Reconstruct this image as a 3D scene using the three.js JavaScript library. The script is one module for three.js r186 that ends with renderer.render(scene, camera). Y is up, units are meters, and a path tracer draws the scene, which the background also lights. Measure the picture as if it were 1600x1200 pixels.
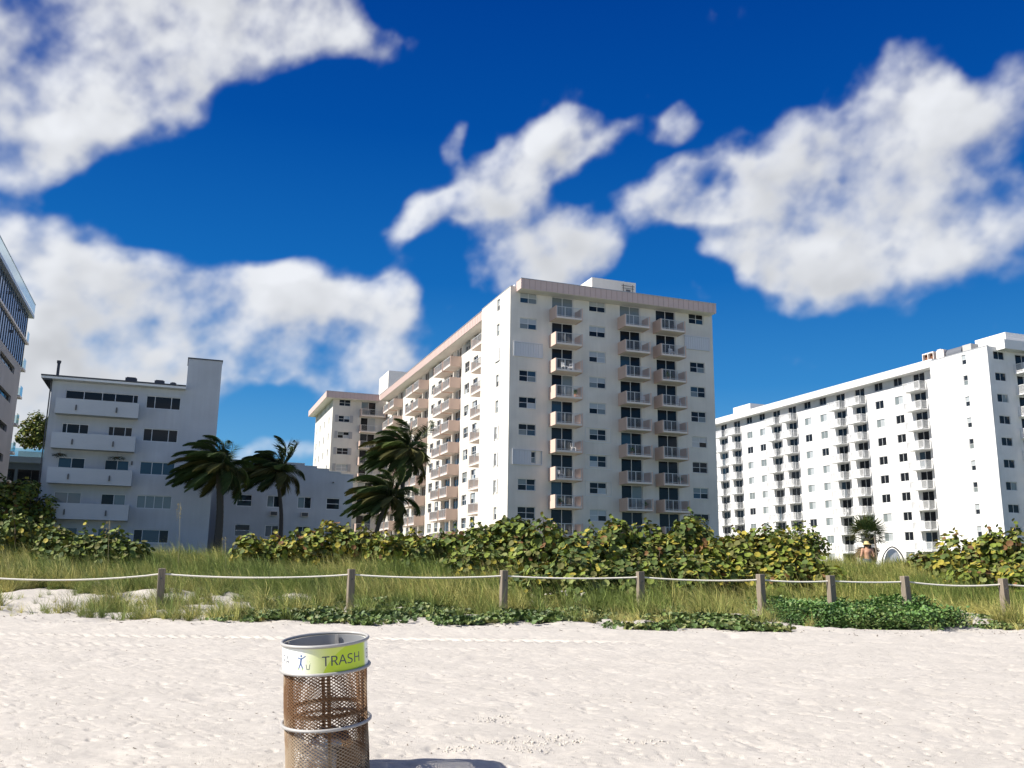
import * as THREE from 'three';
import { mergeGeometries, mergeVertices } from 'three/addons/utils/BufferGeometryUtils.js';
import { MarchingCubes } from 'three/addons/objects/MarchingCubes.js';
import { RoundedBoxGeometry } from 'three/addons/geometries/RoundedBoxGeometry.js';

// ------------------------------------------------------------------ camera, sky, sun, exposure
const scene = new THREE.Scene();
const EYE = new THREE.Vector3(0, 1.55, 0), FPX = 1404.53, PITCH = 0.2065, ROLL = 0.0144;
const camera = new THREE.PerspectiveCamera(2 * Math.atan(600 / FPX) * 180 / Math.PI, 4 / 3, 0.1, 8000);
camera.position.copy(EYE); camera.rotation.set(PITCH, 0, ROLL);
camera.updateMatrixWorld();
const renderer = new THREE.WebGLRenderer({ antialias: true });
renderer.toneMapping = THREE.LinearToneMapping;
const EXPOSURE = 1.68;
renderer.toneMappingExposure = EXPOSURE;
renderer.shadowMap.enabled = true;
const SUN_DIR = new THREE.Vector3(-0.722, 0.668, 0.18).normalize();
const sun = new THREE.DirectionalLight(new THREE.Color(1, 0.95, 0.87), 4.6);
sun.position.copy(SUN_DIR).multiplyScalar(300); sun.castShadow = true;
sun.shadow.camera.left = -160; sun.shadow.camera.right = 160; sun.shadow.camera.top = 160; sun.shadow.camera.bottom = -160;
sun.shadow.camera.far = 800; sun.shadow.mapSize.set(4096, 4096); sun.shadow.radius = 1;
sun.target.position.set(0, 0, -70); sun.position.add(sun.target.position);
scene.add(sun, sun.target);

// pixel of the 1600x1200 photograph -> direction; at(): point on that ray at a given depth
const rayOf = (px, py) => new THREE.Vector3((px - 800) / FPX, -(py - 600) / FPX, -1).applyQuaternion(camera.quaternion);
const at = (px, py, depth) => { const d = rayOf(px, py); return EYE.clone().addScaledVector(d, depth / -d.z); };

function rng(seed) { let a = seed >>> 0; return () => { a = (a + 0x6D2B79F5) | 0; let t = Math.imul(a ^ (a >>> 15), 1 | a); t = (t + Math.imul(t ^ (t >>> 7), 61 | t)) ^ t; return ((t ^ (t >>> 14)) >>> 0) / 4294967296; }; }
// lattice value noise
const NT = new Float32Array(65536); { const r = rng(77); for (let i = 0; i < 65536; i++) NT[i] = r(); }
const hsh = (x, y, z) => NT[(Math.imul(x, 374761) + Math.imul(y, 668265) + Math.imul(z, 974711) >>> 0) & 65535];
function noise3(x, y, z) {
  const xi = Math.floor(x), yi = Math.floor(y), zi = Math.floor(z); let fx = x - xi, fy = y - yi, fz = z - zi;
  fx = fx * fx * (3 - 2 * fx); fy = fy * fy * (3 - 2 * fy); fz = fz * fz * (3 - 2 * fz);
  const l = (a, b, t) => a + (b - a) * t;
  return l(l(l(hsh(xi, yi, zi), hsh(xi + 1, yi, zi), fx), l(hsh(xi, yi + 1, zi), hsh(xi + 1, yi + 1, zi), fx), fy),
    l(l(hsh(xi, yi, zi + 1), hsh(xi + 1, yi, zi + 1), fx), l(hsh(xi, yi + 1, zi + 1), hsh(xi + 1, yi + 1, zi + 1), fx), fy), fz);
}
function fbm3(x, y, z, o) { let s = 0, a = 0.5, n = 0; for (let i = 0; i < o; i++) { s += a * noise3(x, y, z); n += a; a *= 0.5; x = x * 2.03 + 17.1; y = y * 2.03 + 5.3; z = z * 2.03 + 9.7; } return s / n; }
const smooth = (a, b, x) => { const t = Math.min(1, Math.max(0, (x - a) / (b - a))); return t * t * (3 - 2 * t); };
const mix = (a, b, t) => a + (b - a) * t;

// the sky: clear air, deeper blue upward, with broken cumulus
{
  const W = 4096, H = 2048, data = new Float32Array(W * H * 4);
  // cloud masses seen in the photograph: centre px, radii, turn, weight
  const blobs = [[40, 60, 250, 120, 0, 1.1], [250, 50, 230, 105, -.15, 1.1], [430, 55, 150, 62, -.35, .9], [130, 175, 180, 62, -.25, 1], [15, 235, 60, 42, 0, .8], [590, 60, 70, 36, .5, .45], [500, 40, 90, 50, 0, .7],
    [50, 390, 115, 55, 0, .95], [10, 320, 45, 50, 0, .7], [140, 425, 90, 32, -.1, .55],
    [120, 510, 190, 75, 0, 1.05], [300, 500, 200, 85, 0, 1.1], [440, 485, 150, 75, 0, 1.1], [540, 520, 110, 75, 0, .9], [620, 425, 44, 75, .35, .75], [400, 570, 230, 48, 0, .95], [200, 560, 200, 60, 0, .9], [350, 440, 120, 40, 0, .6], [60, 600, 130, 90, 0, .9], [560, 600, 90, 30, 0, .5],
    [850, 250, 130, 42, -.4, .72], [770, 300, 120, 48, -.3, .75], [655, 340, 75, 28, -.35, .6], [835, 385, 90, 66, 0, .82], [920, 235, 90, 42, -.45, .66], [1072, 208, 46, 28, -.5, .5], [708, 222, 22, 34, 0, .4], [900, 400, 60, 50, 0, .5],
    [1400, 170, 105, 90, 0, 1], [1310, 250, 165, 85, -.15, 1.15], [1190, 300, 170, 52, -.1, .95], [1060, 312, 100, 42, -.15, .95], [1120, 300, 90, 44, -.1, .7], [700, 325, 90, 30, -.35, .5], [1450, 270, 150, 110, 0, 1.05], [1300, 350, 165, 95, 0, 1.15], [1320, 425, 120, 55, 0, .85], [1560, 350, 110, 70, -.4, .9], [1530, 220, 60, 70, 0, .6], [1200, 400, 70, 30, 0, .6], [1600, 150, 50, 60, 0, .4], [1265, 290, 120, 70, 0, .9],
    [1065, 462, 40, 14, .1, .45], [440, 722, 60, 22, 0, .6], [330, 730, 60, 22, 0, .55], [30, 660, 80, 40, 0, .7], [100, 70, 90, 60, 0, .5]];
  const lin = c => c.map(v => Math.pow(v / 255, 2.2) / EXPOSURE);
  const stops = [[-0.02, lin([165, 203, 228])], [0.05, lin([136, 190, 225])], [0.12, lin([96, 165, 217])], [0.20, lin([58, 136, 204])], [0.31, lin([28, 106, 185])], [0.46, lin([11, 80, 163])], [0.62, lin([4, 61, 143])], [1.0, lin([3, 50, 125])]];
  const inv = camera.quaternion.clone().invert(), d = new THREE.Vector3();
  // cloud density by azimuth and elevation: the masses, torn by sheared turbulence
  const cloudAt = (az, el, px, py, coarse) => {
    const c = Math.cos(.42), q = Math.sin(.42), u = az * c + el * q, v = -az * q + el * c;
    const wx = px + 46 * (fbm3(u * .009, v * .013, 3, 3) - .5) * 2, wy = py + 40 * (fbm3(u * .009, v * .013, 9, 3) - .5) * 2;
    let s = 0;
    for (const [cx, cyy, rx, ry, a, w] of blobs) {
      let m = wx - cx, n = wy - cyy; const R = rx * 1.5 + ry; if (m > R || m < -R || n > R || n < -R) continue;
      if (a) { const ca = Math.cos(a), sa = Math.sin(a), mm = m * ca + n * sa; n = -m * sa + n * ca; m = mm; }
      const q2 = (m * m) / (rx * rx) + (n * n) / (ry * ry); if (q2 < 2.2) s += w * Math.pow(1 - q2 / 2.2, 1.5);
    }
    const big = fbm3(u * .0078, v * .0098, 21, coarse ? 4 : 6), fine = fbm3(u * .036, v * .044, 33, coarse ? 2 : 4), puff = 1 - Math.abs(2 * fbm3(u * .019 + 4, v * .023, 27, 3) - 1);
    return Math.min(1.1, s) * .90 - .45 - .3 * (1 - smooth(0, .35, s)) + (big - .5) * 1.7 + (fine - .5) * .62 + (puff - .75) * .2;
  };
  for (let j = 0; j < H; j++) {
    const lat = ((j + .5) / H - .5) * Math.PI, sy = Math.sin(lat), cy = Math.cos(lat);
    for (let i = 0; i < W; i++) {
      const lon = ((i + .5) / W - .5) * 2 * Math.PI, x = Math.cos(lon) * cy, z = Math.sin(lon) * cy, o = (j * W + i) * 4;
      let k = 0; while (k < stops.length - 2 && sy > stops[k + 1][0]) k++;
      const t = Math.min(1, Math.max(0, (sy - stops[k][0]) / (stops[k + 1][0] - stops[k][0])));
      let r = mix(stops[k][1][0], stops[k + 1][1][0], t), g = mix(stops[k][1][1], stops[k + 1][1][1], t), b = mix(stops[k][1][2], stops[k + 1][1][2], t);
      if (sy > -0.03) {
        d.set(x, sy, z).applyQuaternion(inv);
        let edge = 1, shape = -1, px = 0, py = 0;
        if (d.z < -0.2) { px = 800 + FPX * d.x / -d.z; py = 600 - FPX * d.y / -d.z; edge = smooth(0, 420, Math.hypot(Math.max(-px, px - 1600, 0), Math.max(-py, py - 1200, 0))); }
        let al = 0, lum = .8;
        if (edge < 1) {
          const az = Math.atan2(x, -z) * 1404, el = lat * 1404;
          const c = cloudAt(az, el, px, py), sunward = cloudAt(az - 30, el + 24, px - 30, py - 24, true);
          let dens = c;
          if (edge > 0) dens = mix(c, (fbm3(x / (sy + .22) * 2.3 + 40, 2.5, z / (sy + .22) * 2.3 + 11, 4) - .56) * 3 + (fbm3(x * 10, sy * 15, z * 10, 4) - .5) * 1.6, edge);
          al = Math.pow(smooth(-.34, .80, dens), 1.3) * .97;
          const thick = smooth(.25, 1.0, dens);
          lum = .84 + .13 * Math.max(-.8, Math.min(.9, (c - sunward) * 1.2)) - .16 * thick * smooth(.35, .65, fbm3(az * .006, el * .009, 14, 3)) - .05;
        } else {
          const dens = (fbm3(x / (sy + .22) * 2.3 + 40, 2.5, z / (sy + .22) * 2.3 + 11, 3) - .56) * 3 + (fbm3(x * 10, sy * 15, z * 10, 3) - .5) * 1.6;  // unseen clouds outside the view, cover raised to brighten shaded walls
          al = Math.pow(smooth(-.16, .46, dens), 1.25) * .97; lum = .74;
        }
        al *= smooth(-.03, .05, sy);
        if (al > 0) { const L = Math.min(.93, Math.max(.45, lum)) / EXPOSURE; r = mix(r, L * .975, al); g = mix(g, L * 1.0, al); b = mix(b, L * 1.045, al); }
      }
      data[o] = r; data[o + 1] = g; data[o + 2] = b; data[o + 3] = 1;
    }
  }
  const tx = new THREE.DataTexture(data, W, H, THREE.RGBAFormat, THREE.FloatType);
  tx.mapping = THREE.EquirectangularReflectionMapping; tx.magFilter = tx.minFilter = THREE.LinearFilter; tx.wrapS = THREE.RepeatWrapping; tx.needsUpdate = true;
  scene.background = tx; scene.environment = tx;
}

// ------------------------------------------------------------------ helpers
const taken = {};
function numbered(n) { const k = taken[n] = (taken[n] ?? -1) + 1; return k ? `${n}_${String(k).padStart(3, '0')}` : n; }
function thing(name, label, category, pos = [0, 0, 0], group) {
  const g = new THREE.Group(); g.name = numbered(name); g.position.set(...pos); scene.add(g);
  g.userData = { label, category }; if (group) g.userData.group = group; return g;
}
function tag(o, label, category, group) { o.userData.label = label; o.userData.category = category; if (group) o.userData.group = group; return o; }
function mesh(name, geo, mat, parent) { const m = new THREE.Mesh(geo, mat); m.name = name; m.castShadow = m.receiveShadow = true; parent.add(m); return m; }
function top(name, geo, mat) { const m = new THREE.Mesh(geo, mat); m.name = numbered(name); m.castShadow = m.receiveShadow = true; scene.add(m); return m; }
const bx = (x0, x1, y0, y1, z0, z1) => new THREE.BoxGeometry(Math.abs(x1 - x0), Math.abs(y1 - y0), Math.abs(z1 - z0)).translate((x0 + x1) / 2, (y0 + y1) / 2, (z0 + z1) / 2);
const merge = a => mergeGeometries(a.map(g => { const q = g.index ? g.toNonIndexed() : g; for (const k of Object.keys(q.attributes)) if (!['position', 'normal', 'uv'].includes(k)) q.deleteAttribute(k); return q; }));
const col = (r, g, b) => new THREE.Color().setRGB(r, g, b);
const std = (c, rough = .8, extra = {}) => new THREE.MeshStandardMaterial({ color: c, roughness: rough, ...extra });

function noiseTex(size, fn, { rep = 1, srgb = false } = {}) {
  const a = new Uint8Array(size * size * 4);
  for (let j = 0; j < size; j++) for (let i = 0; i < size; i++) { const v = fn(i / size, j / size), o = (j * size + i) * 4; if (typeof v === 'number') a[o] = a[o + 1] = a[o + 2] = v * 255; else { a[o] = v[0] * 255; a[o + 1] = v[1] * 255; a[o + 2] = v[2] * 255; } a[o + 3] = 255; }
  const t = new THREE.DataTexture(a, size, size); t.wrapS = t.wrapT = THREE.RepeatWrapping; t.magFilter = THREE.LinearFilter; t.minFilter = THREE.LinearMipmapLinearFilter; t.generateMipmaps = true; t.repeat.set(rep, rep);
  if (srgb) t.colorSpace = THREE.SRGBColorSpace; t.needsUpdate = true; return t;
}
// tileable fbm: blend of shifted copies
const tile = (f, u, v) => { const a = smooth(0, 1, u), b = smooth(0, 1, v); return mix(mix(f(u, v), f(u - 1, v), a), mix(f(u, v - 1), f(u - 1, v - 1), a), b); };

// painted stucco: grain, faint patches and rain streaks in the paint itself
const stuccoMap = noiseTex(512, (u, v) => { const p = tile((a, b) => fbm3(a * 5, b * 5, 1, 5), u, v), s = tile((a, b) => fbm3(a * 46, b * 2.2, 7, 3), u, v), g = hsh(u * 512 | 0, v * 512 | 0, 3); const k = .9 + .19 * (p - .5) + .05 * (s - .5) + .02 * g; return [k, k * .995, k * .985]; }, { rep: 1 / 9, srgb: true });
const stuccoBump = noiseTex(256, (u, v) => tile((a, b) => fbm3(a * 40, b * 40, 5, 3), u, v), { rep: 1 / 2 });
const stucco = (r, g, b) => new THREE.MeshStandardMaterial({ color: col(r, g, b), roughness: .9, map: stuccoMap, bumpMap: stuccoBump, bumpScale: .006 });

const M = {
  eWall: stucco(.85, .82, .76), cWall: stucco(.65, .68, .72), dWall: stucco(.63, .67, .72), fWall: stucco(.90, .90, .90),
  pink: std(col(.64, .48, .40), .75), fascia: std(col(.60, .46, .415), .6), seam: std(col(.50, .38, .34), .6), soffit: std(col(.76, .73, .68), .9),
  slab: std(col(.74, .66, .60), .85), white: std(col(.80, .80, .79), .55), frame: std(col(.70, .71, .71), .45), darkFrame: std(col(.10, .10, .10), .5),
  rail: std(col(.56, .57, .57), .45), alu: std(col(.48, .49, .50), .4, { metalness: .4 }), roof: std(col(.45, .44, .42), .95), roofDark: std(col(.06, .065, .08), .7),
  shutter: std(col(.58, .60, .63), .55), shutterGrey: std(col(.36, .36, .37), .6),
  dark: new THREE.MeshPhysicalMaterial({ color: col(.012, .014, .018), roughness: .06, specularIntensity: .5 }),
  dark2: new THREE.MeshPhysicalMaterial({ color: col(.022, .028, .036), roughness: .08, specularIntensity: .5 }),
  blue: new THREE.MeshPhysicalMaterial({ color: col(.03, .06, .09), roughness: .08 }),
  blind: new THREE.MeshPhysicalMaterial({ color: col(.40, .43, .44), roughness: .6, clearcoat: 1, clearcoatRoughness: .05 }),
  curtain: new THREE.MeshPhysicalMaterial({ color: col(.17, .20, .20), roughness: .7, clearcoat: 1, clearcoatRoughness: .05 }),
};
const pickPane = r => { const q = r(); return q < .47 ? M.dark : q < .64 ? M.dark2 : q < .73 ? M.blue : q < .88 ? M.curtain : M.blind; };

// a facade frame: origin on plan, turn; local x along the wall, z outward
const frameOf = (o, th) => ({ o, th, X: [Math.cos(th), -Math.sin(th)], Z: [Math.sin(th), Math.cos(th)] });
function put(m, parent, f, x, y, z) {
  m.position.set(f.o[0] + f.X[0] * x + f.Z[0] * z - parent.position.x, y - parent.position.y, f.o[1] + f.X[1] * x + f.Z[1] * z - parent.position.z);
  m.rotation.y = f.th; return m;
}
const plan = (f, x, z) => [f.o[0] + f.X[0] * x + f.Z[0] * z, f.o[1] + f.X[1] * x + f.Z[1] * z];
function wall(parent, f, outline, holes, mat, z = 0, thick = .25, name = 'wall') {
  const s = new THREE.Shape(outline.map(p => new THREE.Vector2(...p)));
  for (const [a, b, c, d] of holes) { const h = new THREE.Path(); h.moveTo(a, b); h.lineTo(a, d); h.lineTo(c, d); h.lineTo(c, b); h.closePath(); s.holes.push(h); }
  const g = new THREE.ExtrudeGeometry(s, { depth: thick, bevelEnabled: false, curveSegments: 1 }).translate(0, 0, -thick);
  return put(mesh(name, g, mat, parent), parent, f, 0, 0, z);
}
const rect = (a, b, c, d) => [[a, b], [c, b], [c, d], [a, d]];
const gcache = {};
const cached = (k, fn) => gcache[k] ?? (gcache[k] = fn());
// window: frame mesh with one child per pane. cols/rows give the division
function windowAt(parent, f, x0, y0, x1, y1, z, { cols = 2, rows = 1, panes, mat = M.frame, name = 'window', fw = .05, widths, r } = {}) {
  const w = +(x1 - x0).toFixed(3), h = +(y1 - y0).toFixed(3), ws = widths || Array(cols).fill(1 / cols);
  const key = [w, h, ws.join(), rows, fw].join('|');
  const xs = [0]; for (const q of ws) xs.push(xs[xs.length - 1] + q * w);
  const g = cached('wf' + key, () => {
    const a = [bx(0, fw, 0, h, 0, .07), bx(w - fw, w, 0, h, 0, .07), bx(fw, w - fw, 0, fw, 0, .07), bx(fw, w - fw, h - fw, h, 0, .07)];
    for (let i = 1; i < ws.length; i++) a.push(bx(xs[i] - fw / 2, xs[i] + fw / 2, fw, h - fw, .004, .066));
    for (let j = 1; j < rows; j++) for (let i = 0; i < ws.length; i++) a.push(bx(xs[i] + (i ? fw / 2 : fw), xs[i + 1] - (i < ws.length - 1 ? fw / 2 : fw), h * j / rows - fw * .4, h * j / rows + fw * .4, .008, .06));
    return merge(a);
  });
  const m = put(mesh(name, g, mat, parent), parent, f, x0, y0, z);
  for (let i = 0; i < ws.length; i++) for (let j = 0; j < rows; j++) {
    const pw = +(ws[i] * w - .01).toFixed(3), ph = +(h / rows - .01).toFixed(3);
    const pg = cached('p' + pw + '|' + ph, () => new THREE.BoxGeometry(pw, ph, .012));
    const pm = panes ? panes[(j * ws.length + i) % panes.length] : pickPane(r);
    const p = mesh('pane', pg, pm, m); p.position.set((xs[i] + xs[i + 1]) / 2, h * (j + .5) / rows, .022);
  }
  return m;
}
function railGeo(w, t, h, sides, gap, bw, three) {   // balusters, rails and posts, origin at wall-left corner of slab, z out
  const a = [], z1 = t - .06;
  const run = (horizontal, fixed, s0, s1) => {
    const B = (p0, p1, y0, y1, d) => horizontal ? bx(p0, p1, y0, y1, fixed - d, fixed + d) : bx(fixed - d, fixed + d, y0, y1, p0, p1);
    a.push(B(s0, s1, h - .05, h, .028), B(s0, s1, .09, .13, .02));
    const n = three || Math.max(1, Math.round((s1 - s0) / 1.1));
    for (let i = 0; i <= n; i++) { const p = mix(s0 + .03, s1 - .03, i / n); a.push(B(p - .028, p + .028, 0, h - .05, .026)); }
    const m = Math.floor((s1 - s0) / gap); for (let i = 1; i < m; i++) { const p = s0 + (s1 - s0) * i / m; a.push(B(p - bw, p + bw, .13, h - .05, .012)); }
  };
  run(true, z1, sides ? .0 : .14, sides ? w : w - .14);
  if (sides) { run(false, .03, .02, z1 - .05); run(false, w - .03, .02, z1 - .05); }
  return merge(a);
}
// balcony: the slab, with its solid end panels and its railing as children
function balcony(parent, f, x0, x1, floor, zWall, t, style) {
  const w = +(x1 - x0).toFixed(3), E = style === 'pink';
  const b = put(mesh('balcony', cached('bs' + w + t + style, () => bx(0, w, -.2, 0, 0, t)), E ? M.slab : M.white, parent), parent, f, x0, floor, zWall);
  if (E) for (const s of [0, 1]) { const p = mesh('side_panel', cached('bp' + t, () => bx(0, .12, -.24, 1.08, .012, t + .012)), M.pink, b); p.position.x = s ? w - .118 : -.002; }
  mesh('railing', cached('br' + w + t + style, () => E ? railGeo(w, t, 1.06, false, .14, .006, 3) : railGeo(w, t, 1.06, true, .15, .024)), E ? M.rail : M.white, b);
  return b;
}

// ------------------------------------------------------------------ ground
const padD = d => {
  const dd = d + 0;
  if (dd < 15) return .10 + .0333 * dd;
  if (dd < 18.8) return .60 + (dd - 15) / 3.8 * .10;
  if (dd < 33) return .70 + 1.05 * smooth(18.3, 33, dd);
  return 1.75 - .40 * smooth(34, 40, dd) + .65 * smooth(50, 60, dd);
};
function groundBase(x, d) {
  let y = padD(d) + (d < 0 ? -.0 : 0);
  const dune = smooth(14.7, 17, d) * (1 - smooth(36, 52, d));
  y += dune * (.16 * (fbm3(x * .45 + 20, d * .45, 4, 3) - .5) * 2 + .10 * (fbm3(x * 1.6, d * 1.6, 8, 3) - .5) * 2);
  y += .055 * smooth(14.55, 14.95, d + .35 * (fbm3(x * .5, 1, 1, 3) - .5)) * (1 - smooth(15.5, 18, d));
  return Math.max(y, -.6);
}
function ground(x, z) {
  const d = -z; let y = groundBase(x, d);
  if (d > 3 && d < 21) {
    const m = smooth(3, 4, d) * (1 - smooth(19, 21, d));
    const rake = fbm3(x * 1.4 + 3, d * 6.5, 2, 4) - .5, lump = fbm3(x * 5.5, d * 8, 6, 3) - .5, pit = fbm3(x * 13, d * 17, 9, 2);
    y += m * (.016 * rake + .008 * lump - .022 * Math.max(0, pit - .66) / .34 * 1.3);
    const foot = fbm3(x * 2.6 + 9, d * 3.4, 13, 2); y -= m * .03 * Math.max(0, foot - .62) / .38;
    for (const [td, amp, tw] of [[13.75, .017, .30], [12.6, .005, .24], [11.2, .004, .24]]) {       // tyre tracks with cleat marks
      const dd = d - td - .018 * x - .12 * (fbm3(x * .2, td, 1, 2) - .5), q = Math.abs(dd) / tw;
      if (q < 1) { const ph = (x + Math.abs(dd) * .8) / .18; y += amp * (smooth(1, .8, q)) * (Math.sin(ph * 6.283) - .6) * Math.max(0, 2.2 * fbm3(x * .35, td, 3, 2) - .35) * smooth(4.5, -1, x); }
    }
  }
  return y;
}
{
  const ds = [-400, -120, -50, -20, -8, -2, 1, 2.5, 3.5];
  for (let d = 4.2; d < 16; d *= 1.0037) ds.push(d);
  for (let d = 16; d < 40; d *= 1.009) ds.push(d);
  ds.push(40, 43, 47, 52, 60, 80, 110, 150, 220, 400, 800, 1600, 4000);
  const ts = [-9, -5, -3, -2, -1.4, -1, -.85]; for (let i = 0; i <= 560; i++) ts.push(-.72 + 1.44 * i / 560); ts.push(.85, 1, 1.4, 2, 3, 5, 9);
  const nx = ts.length, ny = ds.length, pos = new Float32Array(nx * ny * 3), uv = new Float32Array(nx * ny * 2), idx = [], vc = new Float32Array(nx * ny * 3);
  let k = 0;
  for (let j = 0; j < ny; j++) for (let i = 0; i < nx; i++, k++) {
    const d = ds[j], x = ts[i] * Math.sqrt(d * d + 9), near = d > 3 && d < 42 && Math.abs(ts[i]) < .8;
    pos[k * 3] = x; pos[k * 3 + 1] = near ? ground(x, -d) : groundBase(x, d); pos[k * 3 + 2] = -d; uv[k * 2] = x / 2.2; uv[k * 2 + 1] = d / 2.2;
    const lawn = smooth(37, 40, d + 2 * (fbm3(x * .3, d * .3, 3, 2) - .5)); vc[k * 3] = mix(1, .11, lawn); vc[k * 3 + 1] = mix(1, .15, lawn); vc[k * 3 + 2] = mix(1, .06, lawn);   // planted ground behind the dune
    if (i < nx - 1 && j < ny - 1) idx.push(k, k + 1, k + nx, k + 1, k + nx + 1, k + nx);
  }
  const g = new THREE.BufferGeometry(); g.setAttribute('position', new THREE.BufferAttribute(pos, 3)); g.setAttribute('uv', new THREE.BufferAttribute(uv, 2)); g.setAttribute('color', new THREE.BufferAttribute(vc, 3)); g.setIndex(idx); g.computeVertexNormals();
  const sandMap = noiseTex(1024, (u, v) => { const p = tile((a, b) => fbm3(a * 6, b * 9, 1, 5), u, v), q = tile((a, b) => fbm3(a * 60, b * 80, 4, 2), u, v), g0 = hsh(u * 1024 | 0, v * 1024 | 0, 5), sp = g0 > .9975 ? .62 : 1; const k = (.885 + .10 * (p - .5) + .09 * (q - .5) + .05 * (g0 - .5)) * sp; return [k, k * .972, k * .935]; }, { srgb: true });
  const sandBump = noiseTex(1024, (u, v) => .6 * tile((a, b) => fbm3(a * 34, b * 60, 2, 4), u, v) + .4 * hsh(u * 1024 | 0, v * 1024 | 0, 9));
  const m = top('sand_ground', g, new THREE.MeshStandardMaterial({ color: col(.745, .735, .715), vertexColors: true, roughness: 1, map: sandMap, bumpMap: sandBump, bumpScale: .016 }));
  m.userData.kind = 'structure';
}

// ------------------------------------------------------------------ ten-storey pink-trimmed apartment block
const PHI = .3538, FL = 2.75, EO = [-.2803, -88.3805];
{
  const B = thing('apartment_tower', 'ten storey cream apartment block with pink balconies and pink roof fascia', 'building', [EO[0], 2, EO[1]]);
  const r = rng(5), FR = frameOf(EO, PHI), LF = frameOf(EO, PHI - Math.PI / 2), H = 30.35;
  // front wall
  const holes = [], rows = [0, 1, 2, 3, 4, 5, 6, 7, 8, 9];
  const WC = [[1.06, 2.92], [8.88, 10.78], [21.0, 22.86]], DC = [[4.62, 7.02], [12.5, 14.94], [16.86, 19.26]], BC = [[4.32, 7.34], [12.2, 15.2], [16.46, 19.5]];
  for (const k of rows) { const dy = FL * k; for (const [a, b] of WC) holes.push([a, 28.73 - dy, b, 29.89 - dy]); for (const [a, b] of DC) holes.push([a, 27.28 - dy, b, 29.80 - dy]); }
  wall(B, FR, rect(0, 2, 24, H), holes, M.eWall);
  for (const k of rows) {
    const dy = FL * k;
    WC.forEach(([a, b], c) => {
      const sh = (c === 0 && (k === 2 || k === 6)) || (c === 2 && k === 1);
      const pm = (c === 0 && k < 2) || (c === 1 && (k < 5 || k === 8)) || (c === 2 && k === 5) ? [pickPane(r), pickPane(r), M.blind, M.blind] : null;
      windowAt(B, FR, a, 28.73 - dy, b, 29.89 - dy, -.16, { cols: 2, rows: 2, panes: pm, r });
      mesh('sill', cached('sill', () => bx(-.06, 1.92, -.07, -.002, -.05, .05)), M.eWall, B).position.set(0, 0, 0); put(B.children[B.children.length - 1], B, FR, a, 28.73 - dy, .01);
      if (sh) {   // accordion storm shutter across the window, its tracks and box
        const x0 = a - .6, x1 = b + .62, open = k === 6 ? .62 : 1, g = [], n = 22;
        for (let i = 0; i < n * open; i++) { const s = (x1 - x0) / n; g.push(bx(x0 + i * s, x0 + i * s + s * .96, 28.62 - dy, 29.96 - dy, .03 + (i % 2) * .025, .075 + (i % 2) * .025)); }
        put(mesh('storm_shutter', merge(g), M.shutter, B), B, FR, 0, 0, 0);
        put(mesh('shutter_track', merge([bx(x0 - .05, x1 + .05, 29.965 - dy, 30.05 - dy, 0.002, .13), bx(x0 - .05, x1 + .05, 28.52 - dy, 28.61 - dy, 0.002, .13), bx(x0 - .06, x0 - .002, 28.62 - dy, 29.96 - dy, .002, .12), bx(x1 + .002, x1 + .06, 28.62 - dy, 29.96 - dy, .002, .12)]), M.shutter, B), B, FR, 0, 0, 0);
      }
      if (c === 1 && k >= 5 && k <= 7) put(mesh('shutter_track', merge([bx(a - .5, b + .5, 30.0 - dy, 30.05 - dy, .002, .06), bx(a - .5, b + .5, 28.5 - dy, 28.56 - dy, .002, .06), bx(a - .52, a - .49, 28.56 - dy, 30 - dy, .002, .04), bx(b + .49, b + .52, 28.56 - dy, 30 - dy, .002, .04)]), M.frame, B), B, FR, 0, 0, 0);
    });
    DC.forEach(([a, b], c) => {
      const q = r(), pm = k === 0 && c < 2 ? [M.curtain, M.curtain] : q < .55 ? [M.dark, M.dark] : q < .7 ? [M.dark, M.curtain] : q < .85 ? [M.dark2, M.dark] : [M.blue, M.dark];
      windowAt(B, FR, a, 27.28 - dy, b, 29.80 - dy, -.18, { cols: 2, panes: pm, name: 'sliding_door', fw: .06 });
      if (k < 9) balcony(B, FR, BC[c][0], BC[c][1], 27.25 - dy, .002, 1.72, 'pink');
    });
  }
  // near block of the left side, then the recessed wall with its pairs of balconies
  const SH = []; for (const k of rows) SH.push([-4.06, 28.72 - FL * k, -3.26, 29.98 - FL * k]);
  wall(B, LF, rect(-9.2, 2, -.25, H), SH, M.eWall);
  for (const k of rows) {
    windowAt(B, LF, -4.06, 28.72 - FL * k, -3.26, 29.98 - FL * k, -.16, { cols: 1, rows: 2, panes: k % 3 === 1 ? [M.curtain, M.blind] : [M.dark2, M.blind] });
    if ([2, 5, 6, 7].includes(k)) for (const [x, w, z] of [[-4.36, .28, .002], [-3.24, .26, .002], ...(k === 2 ? [[-4.07, .82, .03]] : [])]) put(mesh('storm_shutter', bx(0, w, 0, 1.38, 0, .1), M.white, B), B, LF, x, 28.66 - FL * k, z);
  }
  const D = -2.15, pairs = [23.65, 39.3, 54.9], RW = [], RD = [];
  for (const P of pairs) { RW.push([P - 6.75, P - 4.95], [P - 3.4, P - 1.5]); RD.push([P + .1, P + 2.5], [P + 4.0, P + 6.5]); }
  RW.push([64.2, 65.8]); RD.push([10.6, 13.0]);
  const RH = []; for (const k of rows) { for (const [a, b] of RW) RH.push([-b, 28.6 - FL * k, -a, 29.85 - FL * k]); for (const [a, b] of RD) RH.push([-b, 27.28 - FL * k, -a, 29.75 - FL * k]); }
  wall(B, LF, rect(-67.5, 2, -9.2, H), RH, M.eWall, D);
  put(mesh('wall', bx(-9.2, -8.95, 2, H, -2.15, -.25), M.eWall, B), B, LF, 0, 0, 0);
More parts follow.
